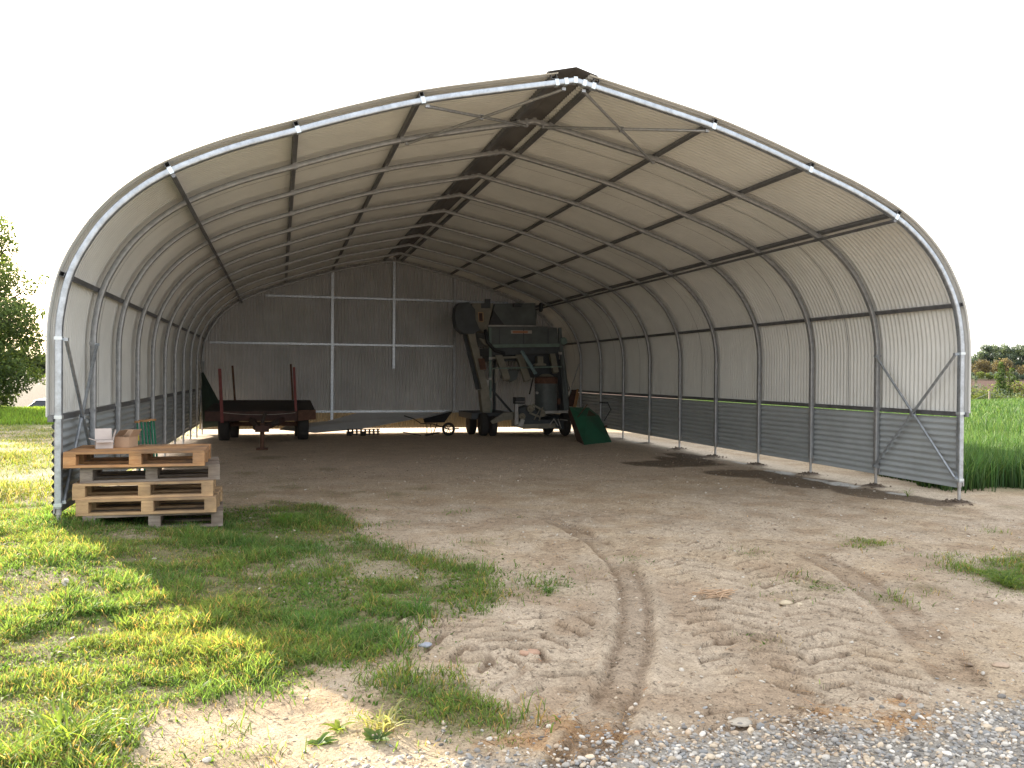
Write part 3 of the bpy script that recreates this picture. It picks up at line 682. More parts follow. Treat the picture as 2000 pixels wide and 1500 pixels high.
# back wall
xs = np.arange(-4.965, 4.966, PIT/8); topz = np.interp(np.abs(xs), np.r_[PS[:-2, 0]], PS[:-2, 1]); topz = np.interp(np.abs(xs), prof(.092)[:-1, 0], prof(.092)[:-1, 1]); topz = np.where(np.abs(xs) > 4.935, 2.1, topz); topz = np.where(np.abs(xs) < .3, PS[0, 1]+.12-.24*np.abs(xs), topz)
yy = 15.09+AMP*np.cos(2*math.pi*xs/PIT)
zb = .06
def wall(name, z0, z1f, yoff, material, parent):
    V = np.empty((len(xs), 2, 3)); V[..., 0] = xs[:, None]; V[..., 1] = (yy+yoff)[:, None]; V[:, 0, 2] = z0; V[:, 1, 2] = z1f
    I = np.arange(len(xs)-1)*2; F = np.stack([I, I+1, I+3, I+2], 1)
    return np_mesh(name, V.reshape(-1, 3), F, material, parent, smooth=True)
bw = wall('back_wall', .46, topz, 0, M['sheet_dark'], shed); bw['label'] = 'dark grey corrugated end wall closing the back'
M['sheet_low'] = mat('bounce_tinted_sheet_steel', (.36, .30, .20), .45, 0, .08, 1.2)  # warm beige paints light bounced off the ground onto the lower sheets
lowb = wall('wall_skirt', .02, np.full(len(xs), .458), -.004, M['sheet_low'], bw)
def strip(name, p0, p1, w, parent, material=M['galv']):
    m = MB(); m.bar(p0, p1, .05, w, up=(0, 0, 1) if abs(p1[2]-p0[2]) < .5 else (1, 0, 0)); return m.build(name, material, parent)
Yw = 15.04
def w3(v): return v*.75
for (x, z0, z1) in ((-2.138, -2.09, 3.40), (.04, -.02, 3.92), (2.265, -1.62, 3.46)):
    strip('post', (w3(x), Yw-.035, (z0+2.2)*.75), (w3(x), Yw-.035, (z1+2.2)*.75-.02), .07, bw, M['galv'] if x < 1 else M['galv_dull'])
for (x0, x1, z) in ((-4.40, 4.3, 2.485), (-6.25, 2.33, .82), (-6.3, 6.3, -1.567)):
    strip('girt', (w3(x0), Yw, (z+2.2)*.75), (w3(x1), Yw, (z+2.2)*.75), .055 if z > 0 else .06, bw)
# ------------------------------------------------------------------ pallets
def pallet(mt, mt2, lab, z, x, y, rz, dark=None):
    t = empty('pallet', (x, y, z)); tag(t, lab, 'pallet', 'pallets stacked beside the front left post')
    L, W = 1.2, .8
    def bd(cx, cy, cz, lx, ly, lz): 
        m = MB(); m.box((cx+x, cy+y, cz+z), (lx, ly, lz)); return m
    nm = MB()
    for i in range(5):                                       # top deck boards run along the long side
        wy = [.145, .10, .145, .10, .145][i]; cy = [-.3275, -.167, 0, .167, .3275][i]
        j = random.uniform(-.004, .004)
        nm = MB(); nm.box((x+j, y+cy, z+.133), (L-random.uniform(0, .01), wy, .022)); nm.build('deck_board', mt, t, bevel=.002)
    for cx in (-.5475, 0, .5475):
        b = MB(); b.box((x+cx, y, z+.111), (.105, W, .022)); b.build('cross_board', mt, t, bevel=.002)
        for cy in (-.3275, 0, .3275):
            b = MB(); b.box((x+cx, y+cy, z+.061), (.105, .145, .078)); b.build('block', mt2, t, bevel=.003)
    for cy in (-.35, 0, .35):
        b = MB(); b.box((x, y+cy, z+.011), (L, .10, .022)); b.build('bottom_board', mt, t, bevel=.002)
    t.rotation_euler.z = rz
    return t
pz = g1(-4.1, .2)-.015
specs = [('wood_grey', 'wood_grey', 'grey weathered pallet at the bottom of the stack, sunk in the grass', -4.08, .36, .06),
         ('wood_new', 'wood_new', 'pale wooden pallet, second from the ground in the stack', -4.11, .33, -.01),
         ('wood_new', 'wood_new', 'honey coloured pallet in the middle of the stack of five', -4.16, .37, .035),
         ('wood_grey', 'wood_grey', 'grey brown pallet directly under the orange top pallet', -4.12, .42, .075),
         ('wood_orange', 'wood_orange', 'clean orange wooden pallet on top of the stack carrying cardboard boxes', -4.22, .34, 0.0)]
for i, (a, b, lab, x, y, rz) in enumerate(specs): pallet(M[a], M[b], lab, pz+i*.1445, x, y, rz)
ptop = pz+5*.1445+.001
def P_(px, py, z): return at(px, py, z)
# cardboard boxes
def carton(name, lab, c, d, rz, material, flaps):
    t = empty(name, (c[0], c[1], c[2])); tag(t, lab, 'box')
    x, y, z = d; w = .004
    m = MB()
    m.box((c[0], c[1], c[2]+w/2), (x, y, w)); 
    for s in (-1, 1):
        m.box((c[0]+s*(x/2-w/2), c[1], c[2]+z/2+w/2+.0005), (w, y, z-w)); m.box((c[0], c[1]+s*(y/2-w/2), c[2]+z/2+w/2+.0005), (x-2*w-.001, w, z-w))
    m.build('carton_wall', material, t)
    for (sx, sy, ang, ln) in flaps:
        a = R(ang); m = MB()
        if sx:
            e = np.array([c[0]+sx*x/2, c[1], c[2]+z+.001]); p1 = e+np.array([sx*math.cos(a), 0, math.sin(a)])*ln; m.bar(e+(p1-e)*.01, p1, y-.004, .003, up=(-math.sin(a)*sx, 0, math.cos(a)))
        else:
            e = np.array([c[0], c[1]+sy*y/2, c[2]+z+.001]); p1 = e+np.array([0, sy*math.cos(a), math.sin(a)])*ln; m.bar(e+(p1-e)*.01, p1, x-.004, .003, up=(0, -math.sin(a)*sy, math.cos(a)))
        m.build('flap', material, t)
    t.rotation_euler.z = rz
    return t
q = P_(201, 876, ptop); carton('cardboard_box', 'small pale open box with flaps up holding a metal fitting', (q[0], q[1]+.05, ptop), (.15, .13, .075), .25, M['cardw'], [(-1, 0, 20, .06), (1, 0, 75, .10), (0, -1, -10, .07), (0, 1, 70, .11)])
q2 = P_(240, 874, ptop); carton('cardboard_box', 'brown open cardboard box right of the pale one on the top pallet', (q2[0]+.02, q2[1]+.06, ptop), (.15, .16, .10), -.35, M['card'], [(1, 0, 60, .08), (-1, 0, 130, .08), (0, 1, 60, .07)])
fit = empty('metal_fitting', (q[0], q[1]+.03, ptop+.02)); tag(fit, 'round zinc pulley fitting lying inside the pale open box', 'fitting')
m = MB(); m.lathe((q[0], q[1]+.03, ptop+.04), (.25, -1, .25), [(-.015, .032), (-.012, .036), (-.006, .026), (.006, .026), (.012, .036), (.015, .032)], 16); m.build('wheel', M['galv'], fit)
m = MB(); m.tube([(q[0]-.01, q[1]+.055, ptop+.034), (q[0]+.01, q[1]-.005, ptop+.048)], .008, 8); m.build('hub', M['band'], fit)
# green stakes with brown tops leaning on the wall
tops = [(268, 826), (276, 824), (283, 824), (289, 823), (295, 822), (300, 822)]; bots = [(277, 905), (287, 908), (294, 905), (301, 907), (308, 905), (314, 906)]
for i, (a, b) in enumerate(zip(tops, bots)):
    A = PX(a[0], a[1], 2.35+.05*i); B = at(b[0]-6, b[1]+2, .02); B = PX(b[0], b[1]+22, 1.6+.05*i); B[2] = g1(B[0], B[1])-.02
    t = empty('fence_stake', tuple(B)); tag(t, ['green fence stake at the left edge of the leaning bundle', 'green fence stake second from the left in the bundle', 'green fence stake just left of the middle of the bundle', 'green fence stake just right of the middle of the bundle', 'green fence stake second from the right in the bundle', 'green fence stake at the right edge of the leaning bundle'][i], 'stake', 'green stakes leaning behind the pallets')
    m = MB(); m.tube([B, A], .0115, 8); m.build('shaft', M['stake_green'], t)
    m = MB(); m.box(A+np.array([0, 0, .012]), (.055, .035, .026), rz=.3*i-.5); m.build('wooden_cap', M['wood_orange'], t, bevel=.004)
    if i == 0: m = MB(); mid = B+(A-B)*.8; m.tube([mid-(A-B)*.04, mid+(A-B)*.04], .0125, 8); m.build('yellow_tag', mat('yellow_sticker', (.5, .42, .05), .6), t)
# ------------------------------------------------------------------ wheels
def wheel(parent, c, ax, r, w, rim=.5, spokes=0, hubmat=None):
    ax = np.array(ax, float); t = MB()
    t.lathe(c, ax, [(-w/2, r*rim), (-w/2, r*.82), (-w*.42, r*.95), (-w*.25, r), (w*.25, r), (w*.42, r*.95), (w/2, r*.82), (w/2, r*rim), (w*.2, r*rim*.98), (-w*.2, r*rim*.98)] if not spokes else [(-w/2, r*rim), (-w/2, r*.85), (-w*.3, r), (w*.3, r), (w/2, r*.85), (w/2, r*rim)], 28)
    tt = t
    if spokes:      # open ring tyre
        tt = MB(); seg = 28; n = 10; V = []
        a = np.cross(ax, (0, 0, 1)); a /= np.linalg.norm(a); b = np.cross(ax, a)
        rc = r*(1+rim)/2; rr = r*(1-rim)/2
        for i in range(seg):
            th = 2*math.pi*i/seg; d = math.cos(th)*a+math.sin(th)*b
            for j in range(n):
                ph = 2*math.pi*j/n; V.append(np.array(c)+d*(rc+rr*math.cos(ph))+ax*(w/2*math.sin(ph)))
        F = [(i*n+j, i*n+(j+1) % n, ((i+1) % seg)*n+(j+1) % n, ((i+1) % seg)*n+j) for i in range(seg) for j in range(n)]
        tt.add(V, F, True)
    o = tt.build('wheel', M['rubber'], parent)
    m = MB()
    if spokes:
        for i in range(spokes):
            th = 2*math.pi*i/spokes; d = math.cos(th)*a+math.sin(th)*b; m.bar(np.array(c)+d*.015, np.array(c)+d*r*rim*1.03, .018, .01, up=ax)
        m.lathe(c, ax, [(-w*.5, .022), (w*.5, .022)], 12)
    else: m.lathe(c, ax, [(-w*.4, r*rim*.9), (-w*.3, r*rim*.3), (-w*.55, r*.16), (w*.55, r*.16), (w*.3, r*rim*.3), (w*.4, r*rim*.9)], 20)
    m.build('rim', hubmat or M['rust'], o)
    return o
# ------------------------------------------------------------------ farm trailer
YF, YB = 11.0, 14.3
fl = PX(397, 828, YF+.2); fr = PX(614, 808, YF); bl = PX(425, 786, YB); br = PX(604, 780, YB)
ZF, ZB = .655, .80
tr = empty('farm_trailer', ((fl[0]+fr[0])/2, 12.5, 0)); tag(tr, 'old flat timber farm trailer with four red corner stakes', 'trailer')
xl, xr = PX(400, 820, YF)[0], PX(616, 808, YF)[0]; xbl, xbr = PX(424, 785, YB)[0], PX(606, 780, YB)[0]
nb = 13
for i in range(nb):
    a, b = i/nb, (i+1)/nb
    q = lambda u, v: (np.array([xl+(xr-xl)*u, YF+.06, ZF+.01])*(1-v)+np.array([xbl+(xbr-xbl)*u, YB, ZB])*v)
    m = MB(); bot = [q(0.0, a), q(1.0, a), q(1.0, b), q(0.0, b)]; m.hexa([p-np.array([0, 0, .035]) for p in bot]+[p+np.array([0, 0, .004*random.random()]) for p in bot]); m.build('deck_plank', M['darkwood'], tr)
m = MB(); xq = PX(581, 808, YF)[0]; m.box(((xl+xq)/2, YF, ZF-.10), (xq-xl, .09, .21)); m.build('front_beam', M['redwood'], tr, bevel=.006)
m = MB(); m.hexa([PX(582, 822, YF-.04), PX(617, 819, YF-.04), PX(617, 819, YF+.14), PX(582, 822, YF+.14), PX(582, 801, YF-.04), PX(617, 800, YF-.04), PX(617, 800, YF+.14), PX(582, 801, YF+.14)]); m.build('timber_block', M['rust'], tr, bevel=.005)
for xx0, xx1 in ((xl+.03, xbl+.03), (xr-.03, xbr-.03)):
    m = MB(); m.bar((xx0, YF+.1, ZF-.09), (xx1, YB, ZB-.10), .07, .13); m.build('side_beam', M['redwood'], tr)
m = MB()
for u in (.3, .7): m.bar((xl+(xr-xl)*u, YF+.1, ZF-.12), (xbl+(xbr-xbl)*u, YB, ZB-.12), .07, .12)
m.build('chassis_beam', M['rust'], tr)
for (px, Yp, y0, y1, mm, w) in ((432, YF-.03, 720, 826, 'red', .065), (577, YF-.03, 717, 803, 'red', .055), (457, YB-.05, 714, 785, 'rust', .05), (571, YB-.05, 711, 781, 'rust', .05)):
    A = PX(px-3, y0, Yp); B = PX(px+ (2 if px < 500 else 1), y1, Yp); m = MB(); m.bar(B, A, w, w*.8, up=(0, 1, 0)); m.build('corner_stake', M[mm], tr, bevel=.003)
gzt = g1(-3, 11.3)
for (px, ax) in ((437, 0), (592, 0)):
    c = PX(px, 862, 11.35); wheel(tr, (c[0], 11.55, gzt+.33), (1, 0, 0), .345, .24, .5)
    wheel(tr, (c[0]+(.1 if px < 500 else -.03), 13.6, gzt+.30-.06), (1, 0, 0), .345, .24, .5)
m = MB(); m.bar((PX(437, 860, 11.5)[0], 11.55, gzt+.36), (PX(592, 860, 11.5)[0], 11.55, gzt+.36), .09, .09); m.build('axle', M['rust'], tr)
jp = at(512, 879, 0.0); m = MB()
m.tube([(jp[0], jp[1], g1(jp[0], jp[1])-.02), (jp[0], jp[1]+.02, .52)], .045, 10); m.box((jp[0], jp[1], g1(jp[0], jp[1])+.015), (.22, .22, .03)); m.build('jack_stand', M['rust'], tr)
m = MB()
for s in (-1, 1): m.bar((jp[0]+s*.03, jp[1]-.1, .42), (-3.2+s*.42, YF+.6, .50), .07, .10)
m.box((jp[0], jp[1]-.12, .42), (.26, .16, .12)); m.build('drawbar', M['redwood'], tr)
m = MB(); m.tube([(jp[0]-.02, jp[1]+.3, .46), (jp[0]+.02, jp[1]+.35, .62), (jp[0]+.05, jp[1]+.33, .70)], .035, 8); m.tube([(jp[0]-.18, jp[1]+.5, .40), (jp[0]+.3, jp[1]+.6, .5)], .05, 8); m.build('hitch', M['darkwood'], tr)
m = MB(); A = PX(436, 806, YF-.08); B = PX(577, 806, YF-.08); m.tube([A+(B-A)*t-np.array([0, 0, .045*4*t*(1-t)]) for t in np.linspace(0, 1, 9)], .0045, 6)
rp = m.build('rope', M['rope'], origin=tuple(A)); tag(rp, 'thin slack cord strung between the two front stakes of the trailer', 'rope')
# dark board leaning behind the trailer
m = MB(); P4 = [PX(393, 728, 13.6), PX(397, 727, 13.6), PX(432, 792, 13.2), PX(430, 832, 13.1), PX(396, 836, 13.4)]; m.prism(P4, (0, .04, 0)); o = m.build('leaning_board', M['green_dark'], origin=tuple(P4[4])); tag(o, 'dark green triangular board leaning in the back left corner', 'board')
# ------------------------------------------------------------------ wheelbarrow
YW = 13.3
wb = empty('wheelbarrow', tuple(PX(850, 846, YW))); tag(wb, 'black wheelbarrow with a spoked wheel parked in front of the back wall', 'wheelbarrow')
c = PX(876, 834, YW); gw = g1(c[0], YW); c[2] = gw+.165
wheel(wb, c, (.12, 1, 0), .17, .07, .62, 6, M['black'])
y0, y1 = YW-.3, YW+.3
def tub(px, py, Y): return PX(px, py, Y)
top = [tub(826, 817, y0), tub(884, 803, y0), tub(884, 802, y1), tub(826, 816, y1)]
bot = [tub(829, 826, y0+.1), tub(868, 825, y0+.1), tub(868, 825, y1-.1), tub(829, 826, y1-.1)]
m = MB(); m.add(bot+top, [(0, 1, 2, 3), (0, 1, 5, 4), (1, 2, 6, 5), (2, 3, 7, 6), (3, 0, 4, 7)])
ti = [p+np.array([0, 0, -.006]) for p in top]; bi = [p+np.array([0, 0, .006]) for p in bot]
o = m.build('tub', M['black'], wb); md = o.modifiers.new('s', 'SOLIDIFY'); md.thickness = .006
m = MB(); m.tube([*top, top[0]], .011, 8); m.build('tub_edge', M['galv_dull'], o)
for Yh in (y0+.08, y1-.08):
    m = MB(); m.tube([PX(789, 812, Yh), PX(808, 818, Yh), PX(822, 827, Yh), PX(845, 828, Yh), (c[0], YW+(.06 if Yh > YW else -.06), c[2])], .014, 8); m.build('handle', M['black'], wb)
    a = PX(834, 827, Yh); m = MB(); m.tube([a, (a[0]-.0, Yh, gw-.01)], .011, 8); m.tube([a+np.array([.08, 0, 0]), (a[0]+.14, Yh, gw-.01), a+np.array([.26, 0, 0])], .011, 8); m.build('leg', M['black'], wb)
m = MB(); m.bar((c[0], YW-.08, c[2]), (c[0]+.25, YW-.1, c[2]+.02), .03, .03); m.bar((c[0]-.02, YW-.1, c[2]), (c[0]+.01, YW+.12, c[2]), .025, .025); m.build('axle', M['black'], wb)
# long grey sheet sagging behind
m = MB(); pp = [PX(540, 838, 14.3), PX(615, 846, 14.2), PX(700, 837, 14.2), PX(806, 818, 14.2), PX(862, 810, 14.2), PX(862, 806, 14.6), PX(800, 812, 14.6), PX(650, 831, 14.6), PX(560, 833, 14.6)]
pp = [PX(545, 839, 14.3), PX(615, 845, 14.2), PX(700, 838, 14.2), PX(806, 819, 14.2), PX(868, 807, 14.2), PX(840, 806, 14.9), PX(700, 806, 14.9), PX(640, 822, 14.9), PX(560, 830, 14.9)]
ctr = sum(pp)/len(pp); m.add([ctr]+pp, [(0, i+1, (i+1) % 9+1) for i in range(9)])
o = m.build('metal_sheet', M['sheet_dark'], origin=tuple(pp[1])); md = o.modifiers.new('s', 'SOLIDIFY'); md.thickness = .01; tag(o, 'long plain grey metal sheet propped low against the back wall', 'sheet')
# perforated frame and boards
m = MB(); A = PX(676, 845, 14.0); za = g1(A[0], 14.0); A[2] = za; B = PX(742, 845, 14.0)
for z in (.01, .075, .14): m.bar((A[0], 14.0, za+z+.01), (B[0], 14.0, za+z+.01), .12, .02)
for i in range(8): xx = A[0]+(B[0]-A[0])*(i+.5)/8; m.box((xx, 14.0, za+.085), (.04, .12, .15))
o = m.build('slatted_crate', M['black'], origin=(A[0], 14, za)); tag(o, 'low black slotted frame lying on the floor left of the wheelbarrow', 'crate')
for i, (px, py, ln, rz, lab) in enumerate(((805, 845, .42, -.35, 'short dark board lying tilted under the wheelbarrow handles'), (845, 844, .35, .25, 'short dark board lying beneath the wheelbarrow tub'))):
    a = PX(px, py, 13.0); zz = g1(a[0], 13.); m = MB(); m.bar((a[0]-ln/2, 13, zz+(.09 if i == 0 else .02)), (a[0]+ln/2, 13.05, zz+(.015 if i == 0 else .08)), .16, .025); o = m.build('loose_board', M['darkwood'], origin=(a[0], 13, zz)); tag(o, lab, 'board')
for i, (px, lab) in enumerate(((682, 'small grey block on the floor, the left of two'), (709, 'small grey block on the floor, the right of two'))):
    a = PX(px, 845, 13.6); zz = g1(a[0], 13.6); m = MB(); m.box((a[0], 13.6, zz+.045), (.1, .12, .11), .3); o = m.build('stone_block', M['darkwood'], origin=(a[0], 13.6, zz), bevel=.01); tag(o, lab, 'block')
# ------------------------------------------------------------------ grain cleaner
YM = 12.6; D = 1.5
gcm = empty('grain_cleaner', tuple(PX(1025, 835, YM))); tag(gcm, 'tall old dark green grain cleaning machine with hopper chutes and side elevator', 'grain cleaner')
def prism(name, pts, Y, dep, material, parent, bevel=0, label=None):
    m = MB(); m.prism([PX(a, b, Y) for a, b in pts], (0, dep, 0)); return m.build(name, material, parent, bevel, label)
prism('hopper', [(954, 637), (1047, 637), (1088, 640), (1092, 673), (957, 674)], YM, D, M['machine'], gcm, .01)
prism('hopper_rim', [(954, 634.5), (1048, 635.5), (1048, 637.6), (954, 637.6)], YM-.03, .05, M['lightsteel'], gcm)
prism('cross_beam', [(957, 673), (1093, 671), (1093, 677.5), (957, 679)], YM-.05, .08, M['machine_green'], gcm, .004)
prism('trough', [(957, 679), (1095, 677.5), (1090, 690), (958, 694)], YM, D*.8, M['machine_dark'], gcm)
m = MB(); a = PX(1005, 614, YM+.45); b = PX(1049, 614, YM+.45)
m.lathe(PX(985, 615, YM+.4), (1, 0, 0), [(-.2, .0), (-.2, .22), (0, .26), (.62, .26), (.64, .22), (.80, .22), (.80, .0)], 28); m.build('fan_drum', M['machine'], gcm)
prism('fan_housing', [(963, 606), (966, 593), (1046, 592), (1048, 636), (984, 636)], YM+.1, .8, M['machine'], gcm, .012)
prism('inlet_hood', [(964, 606), (986, 636), (955, 636)], YM+.06, .6, M['black'], gcm)
hp = prism('dust_box', [(922, 592), (964, 592), (961, 606), (954, 636), (954, 648), (942, 648), (929, 634), (922, 612)], YM+.05, .6, M['machine_light'], gcm, .008)
prism('frame', [(933.5, 609.5), (944, 609.5), (944.6, 629), (935, 629)], YM+.035, .012, M['wood_new'], hp)
prism('window', [(935.3, 611.4), (942.4, 611.4), (942.9, 627), (936.4, 627)], YM+.028, .02, M['redwood'], hp)
prism('bracket', [(940, 592), (948, 592), (948, 584), (958, 584), (958, 602), (940, 602)], YM+.02, .1, M['machine_dark'], gcm)
prism('label_plate', [(997.5, 645), (1039, 645.5), (1039, 651.5), (998.5, 651.5)], YM-.012, .01, M['white'], gcm)
prism('label_band', [(1001, 646.3), (1031, 646.5), (1031, 650.5), (1001.5, 650.5)], YM-.018, .008, M['orange'], gcm)
# elevator on the left
el = prism('elevator_head', [(888, 620), (890, 600), (896, 592), (916, 590), (928, 604), (929, 624), (938, 645), (925, 652), (905, 652), (892, 640)], YM-.15, .4, M['machine_dark'], gcm, .01)
m = MB(); m.bar(PX(916, 640, YM), PX(949, 770, YM-.1), .17, .17, up=(0, 1, 0)); m.build('elevator_leg', M['machine_light'], gcm, .006)
m = MB(); m.bar(PX(906, 640, YM+.25), PX(935, 760, YM+.2), .13, .13, up=(0, 1, 0)); m.build('elevator_leg', M['machine_dark'], gcm, .006)
prism('elevator_boot', [(938, 762), (953, 758), (959, 785), (958, 806), (943, 806)], YM-.2, .3, M['machine_light'], gcm, .008)
m = MB(); m.box(PX(951, 748, YM-.1), (.09, .1, .16)); m.build('junction_box', M['lightsteel'], gcm, .005)
prism('side_flap', [(935, 660), (953, 664), (953, 676), (945, 672)], YM, .05, M['machine_light'], gcm)
# frame legs and rails
m = MB(); m.bar(PX(957, 640, YM-.02), PX(958, 806, YM-.02), .06, .06, up=(0, 1, 0)); m.build('frame_post', M['machine_green'], gcm)
m = MB(); m.bar(PX(1093, 640, YM-.02), PX(1104, 806, YM-.02), .08, .08, up=(0, 1, 0)); m.build('frame_post', M['machine'], gcm)
for px in (965, 1098):
    m = MB(); m.bar(PX(px, 690, YM+D-.1), PX(px, 806, YM+D-.1), .07, .07, up=(0, 1, 0)); m.build('frame_post', M['machine_dark'], gcm)
m = MB(); m.bar(PX(954, 720, YM-.06), PX(1103, 716, YM-.06), .03, .035); m.build('cross_rail', M['machine_green'], gcm)
prism('sieve_box', [(959, 693), (1092, 690), (1092, 702), (960, 706)], YM+.35, 1.0, M['machine_dark'], gcm)
for (x0, y0_, x1, y1_, w) in ((973, 693, 990, 742, .17), (1013, 692, 1030, 744, .17), (1078, 692, 1085, 728, .14)):
    m = MB(); m.bar(PX(x0, y0_, YM+.1), PX(x1, y1_, YM-.05), w, .14, up=(0, 1, 0)); m.build('grain_chute', M['machine_light'], gcm, .005)
prism('discharge_box', [(1050, 696), (1061, 696), (1061, 709), (1067, 711), (1067, 714), (1045, 714), (1045, 711), (1050, 709)], YM, .2, M['machine_light'], gcm)
prism('apron', [(990, 722), (1014, 722), (1010, 740), (998, 746), (986, 738)], YM+.4, .5, M['machine'], gcm)
m = MB(); m.lathe(PX(1101, 666, YM-.1), (0, 1, 0), [(-.02, .085), (-.012, .095), (0, .07), (.012, .095), (.02, .085)], 24); m.build('pulley', M['machine_green'], gcm)
m = MB()
for i, px in enumerate((967.5, 970, 972)):
    a = PX(px, 720, YM-.09); m.tube([a, a+np.array([.01*i-.01, -.01, -.2]), a+np.array([0.0, 0, -.36+.04*i])], .008, 6)
o = m.build('rope_hank', M['rope'], origin=tuple(PX(970, 720, YM-.09))); tag(o, 'white rope hank hanging from the rail of the grain machine', 'rope')
m = MB(); m.bar(PX(1018, 686, YM-.35), PX(1045, 730, YM-.7), .03, .05); m.bar(PX(1021, 686, YM-.3), PX(1048, 730, YM-.65), .012, .05)
o = m.build('steel_channel', M['bluebar'], origin=tuple(PX(1045, 730, YM-.7))); tag(o, 'pale blue steel channel leaning diagonally across the machine front', 'bar')
for px in (975, 1022, 1070):
    prism('stiffener', [(px, 641), (px+1.6, 641), (px+1.6, 672), (px, 672)], YM-.015, .02, M['machine_dark'], gcm)
m = MB(); m.tube([PX(948, 645, YM), PX(952, 668, YM-.15), PX(966, 684, YM-.12), PX(985, 690, YM-.05)], .045, 10); m.build('hose', M['black'], gcm)
m = MB(); m.tube([PX(1096, 678, YM), PX(1101, 715, YM-.1), PX(1106, 760, YM-.05), PX(1108, 800, YM)], .05, 10); m.build('discharge_pipe', M['machine'], gcm)
m = MB(); m.tube([PX(1030, 700, YM-.05), PX(1042, 735, YM-.15), PX(1034, 770, YM-.1)], .02, 8); m.build('hose', M['black'], gcm)
prism('side_panel', [(1030, 702), (1094, 702), (1100, 806), (1094, 806), (1088, 735), (1034, 738)], YM+.5, .5, M['machine_dark'], gcm)
prism('screen_frame', [(961, 697), (1028, 695), (1028, 699), (961, 701)], YM+.02, .05, M['machine_light'], gcm)
m = MB(); m.bar(PX(960, 760, YM+.2), PX(1000, 806, YM+.2), .05, .05, up=(0, 1, 0)); m.build('frame_strut', M['machine_dark'], gcm)
m = MB(); m.lathe(PX(1056, 600, YM+.2), (1, 0, 0), [(-.02, .03), (-.02, .12), (.03, .12), (.03, .03)], 20); m.build('pulley', M['machine_dark'], gcm)
m = MB(); m.box(PX(1010, 596, YM+.0), (.22, .12, .10)); m.build('motor', M['machine_dark'], gcm, .02)
for px, py in ((958, 700), (958, 740), (958, 780), (1094, 690)):
    m = MB(); m.box(PX(px, py, YM-.07), (.09, .03, .06)); m.build('bracket', M['lightsteel'], gcm)
prism('guard_plate', [(934, 700), (946, 700), (950, 722), (938, 722)], YM-.22, .02, M['rust'], gcm)
# chassis with wheels
prism('chassis', [(921, 807), (1003, 806), (1003, 812), (1110, 812), (1110, 819), (921, 819)], YM-.05, D+.1, M['machine_dark'], gcm)
zg = g1(3, 12.4)
for (px, Yw_) in ((944, 12.35), (1103, 12.35), (944, 13.75), (1103, 13.75)):
    x = PX(px, 840, 12.35)[0]; wheel(gcm, (x, Yw_, zg+.28 if Yw_ < 13 else zg+.22), (1, 0, 0), .28, .2, .5)
x = PX(962, 840, 12.1)[0]; wheel(gcm, (x, 12.1, zg+.25), (1, 0, 0), .25, .15, .5)
# ------------------------------------------------------------------ small trolley with motor, pulleys and drum
YT = 11.6
mt_ = empty('machine_trolley', tuple(PX(1055, 850, YT))); tag(mt_, 'low wheeled trolley with belt pulleys and motor in front of the grain machine', 'trolley')
prism('trolley_beam', [(1065, 803), (1111, 802), (1111, 806.5), (1065, 808)], YT-.05, .08, M['lightsteel'], mt_)
prism('trolley_frame', [(1017, 818), (1110, 822), (1110, 838), (1056, 838), (1018, 836)], YT, .9, M['machine_dark'], mt_)
prism('front_plate', [(1022, 829), (1085, 827), (1085, 836), (1022, 838)], YT-.08, .06, M['machine_light'], mt_)
prism('upright_plate', [(1006, 789), (1012, 789), (1013, 828), (1006, 830)], YT-.1, .08, M['lightsteel'], mt_)
m = MB(); m.tube([PX(1006, 785, YT-.1), PX(1026, 785, YT-.1), PX(1026, 776, YT-.1)], .01, 6); m.build('hand_rail', M['lightsteel'], mt_)
prism('wooden_prop', [(959, 823), (984, 806), (1003, 805), (1003, 820), (985, 821), (963, 828)], YT+.1, .1, M['machine_light'], mt_)
prism('motor_block', [(1014, 798), (1030, 792), (1052, 806), (1056, 822), (1014, 822)], YT+.08, .35, M['machine_dark'], mt_, .01)
prism('tool_box', [(1008, 776), (1026, 776), (1026, 789), (1008, 789)], YT+.1, .3, M['black'], mt_, .01)
for (px, py, r) in ((1036, 798, .088), (1020, 813, .075), (1060, 809, .068)):
    m = MB(); c = PX(px, py, YT-.06); m.lathe(c, (0, 1, 0), [(-.03, r*.25), (-.03, r*.35), (-.005, r*.4), (-.005, r*.8), (-.03, r*.86), (-.03, r), (.03, r), (.03, r*.3)], 28); m.build('pulley', M['machine_light'], mt_)
m = MB()
m.bar(PX(1040, 790, YT-.06), PX(1063, 803, YT-.06), .012, .045, up=(0, 0, 1)); m.bar(PX(1034, 806, YT-.06), PX(1056, 815, YT-.06), .012, .045, up=(0, 0, 1)); m.bar(PX(1053, 822, YT-.1), PX(1060, 795, YT-.1), .03, .03, up=(0, 1, 0)); m.bar(PX(1043, 820, YT-.1), PX(1056, 797, YT-.1), .02, .03, up=(0, 1, 0))
m.build('drive_belt', M['machine_light'], mt_)
prism('bracket_arm', [(1012, 832), (1018, 818), (1025, 820), (1021, 834)], YT-.1, .05, M['lightsteel'], mt_)
m = MB()
for (x0, y0_, x1, y1_) in ((1074, 829, 1082, 818), (1082, 818, 1090, 832), (1090, 818, 1096, 836), (1085, 836, 1095, 838), (1094, 819, 1108, 821)): m.tube([PX(x0, y0_, YT-.12), PX(x1, y1_, YT-.12)], .014, 6)
m.build('coupling_rod', M['lightsteel'], mt_)
m = MB(); m.bar(PX(1114, 822, YT-.0), PX(1114, 846, YT), .012, .012); m.build('rod', M['lightsteel'], mt_)
zt = g1(3.6, YT)
for px, Yt in ((1080, YT+.5), (1106, YT+.1)):
    x = PX(px, 840, YT)[0]; wheel(mt_, (x, Yt, zt+.2), (1, 0, 0), .2, .12, .5)
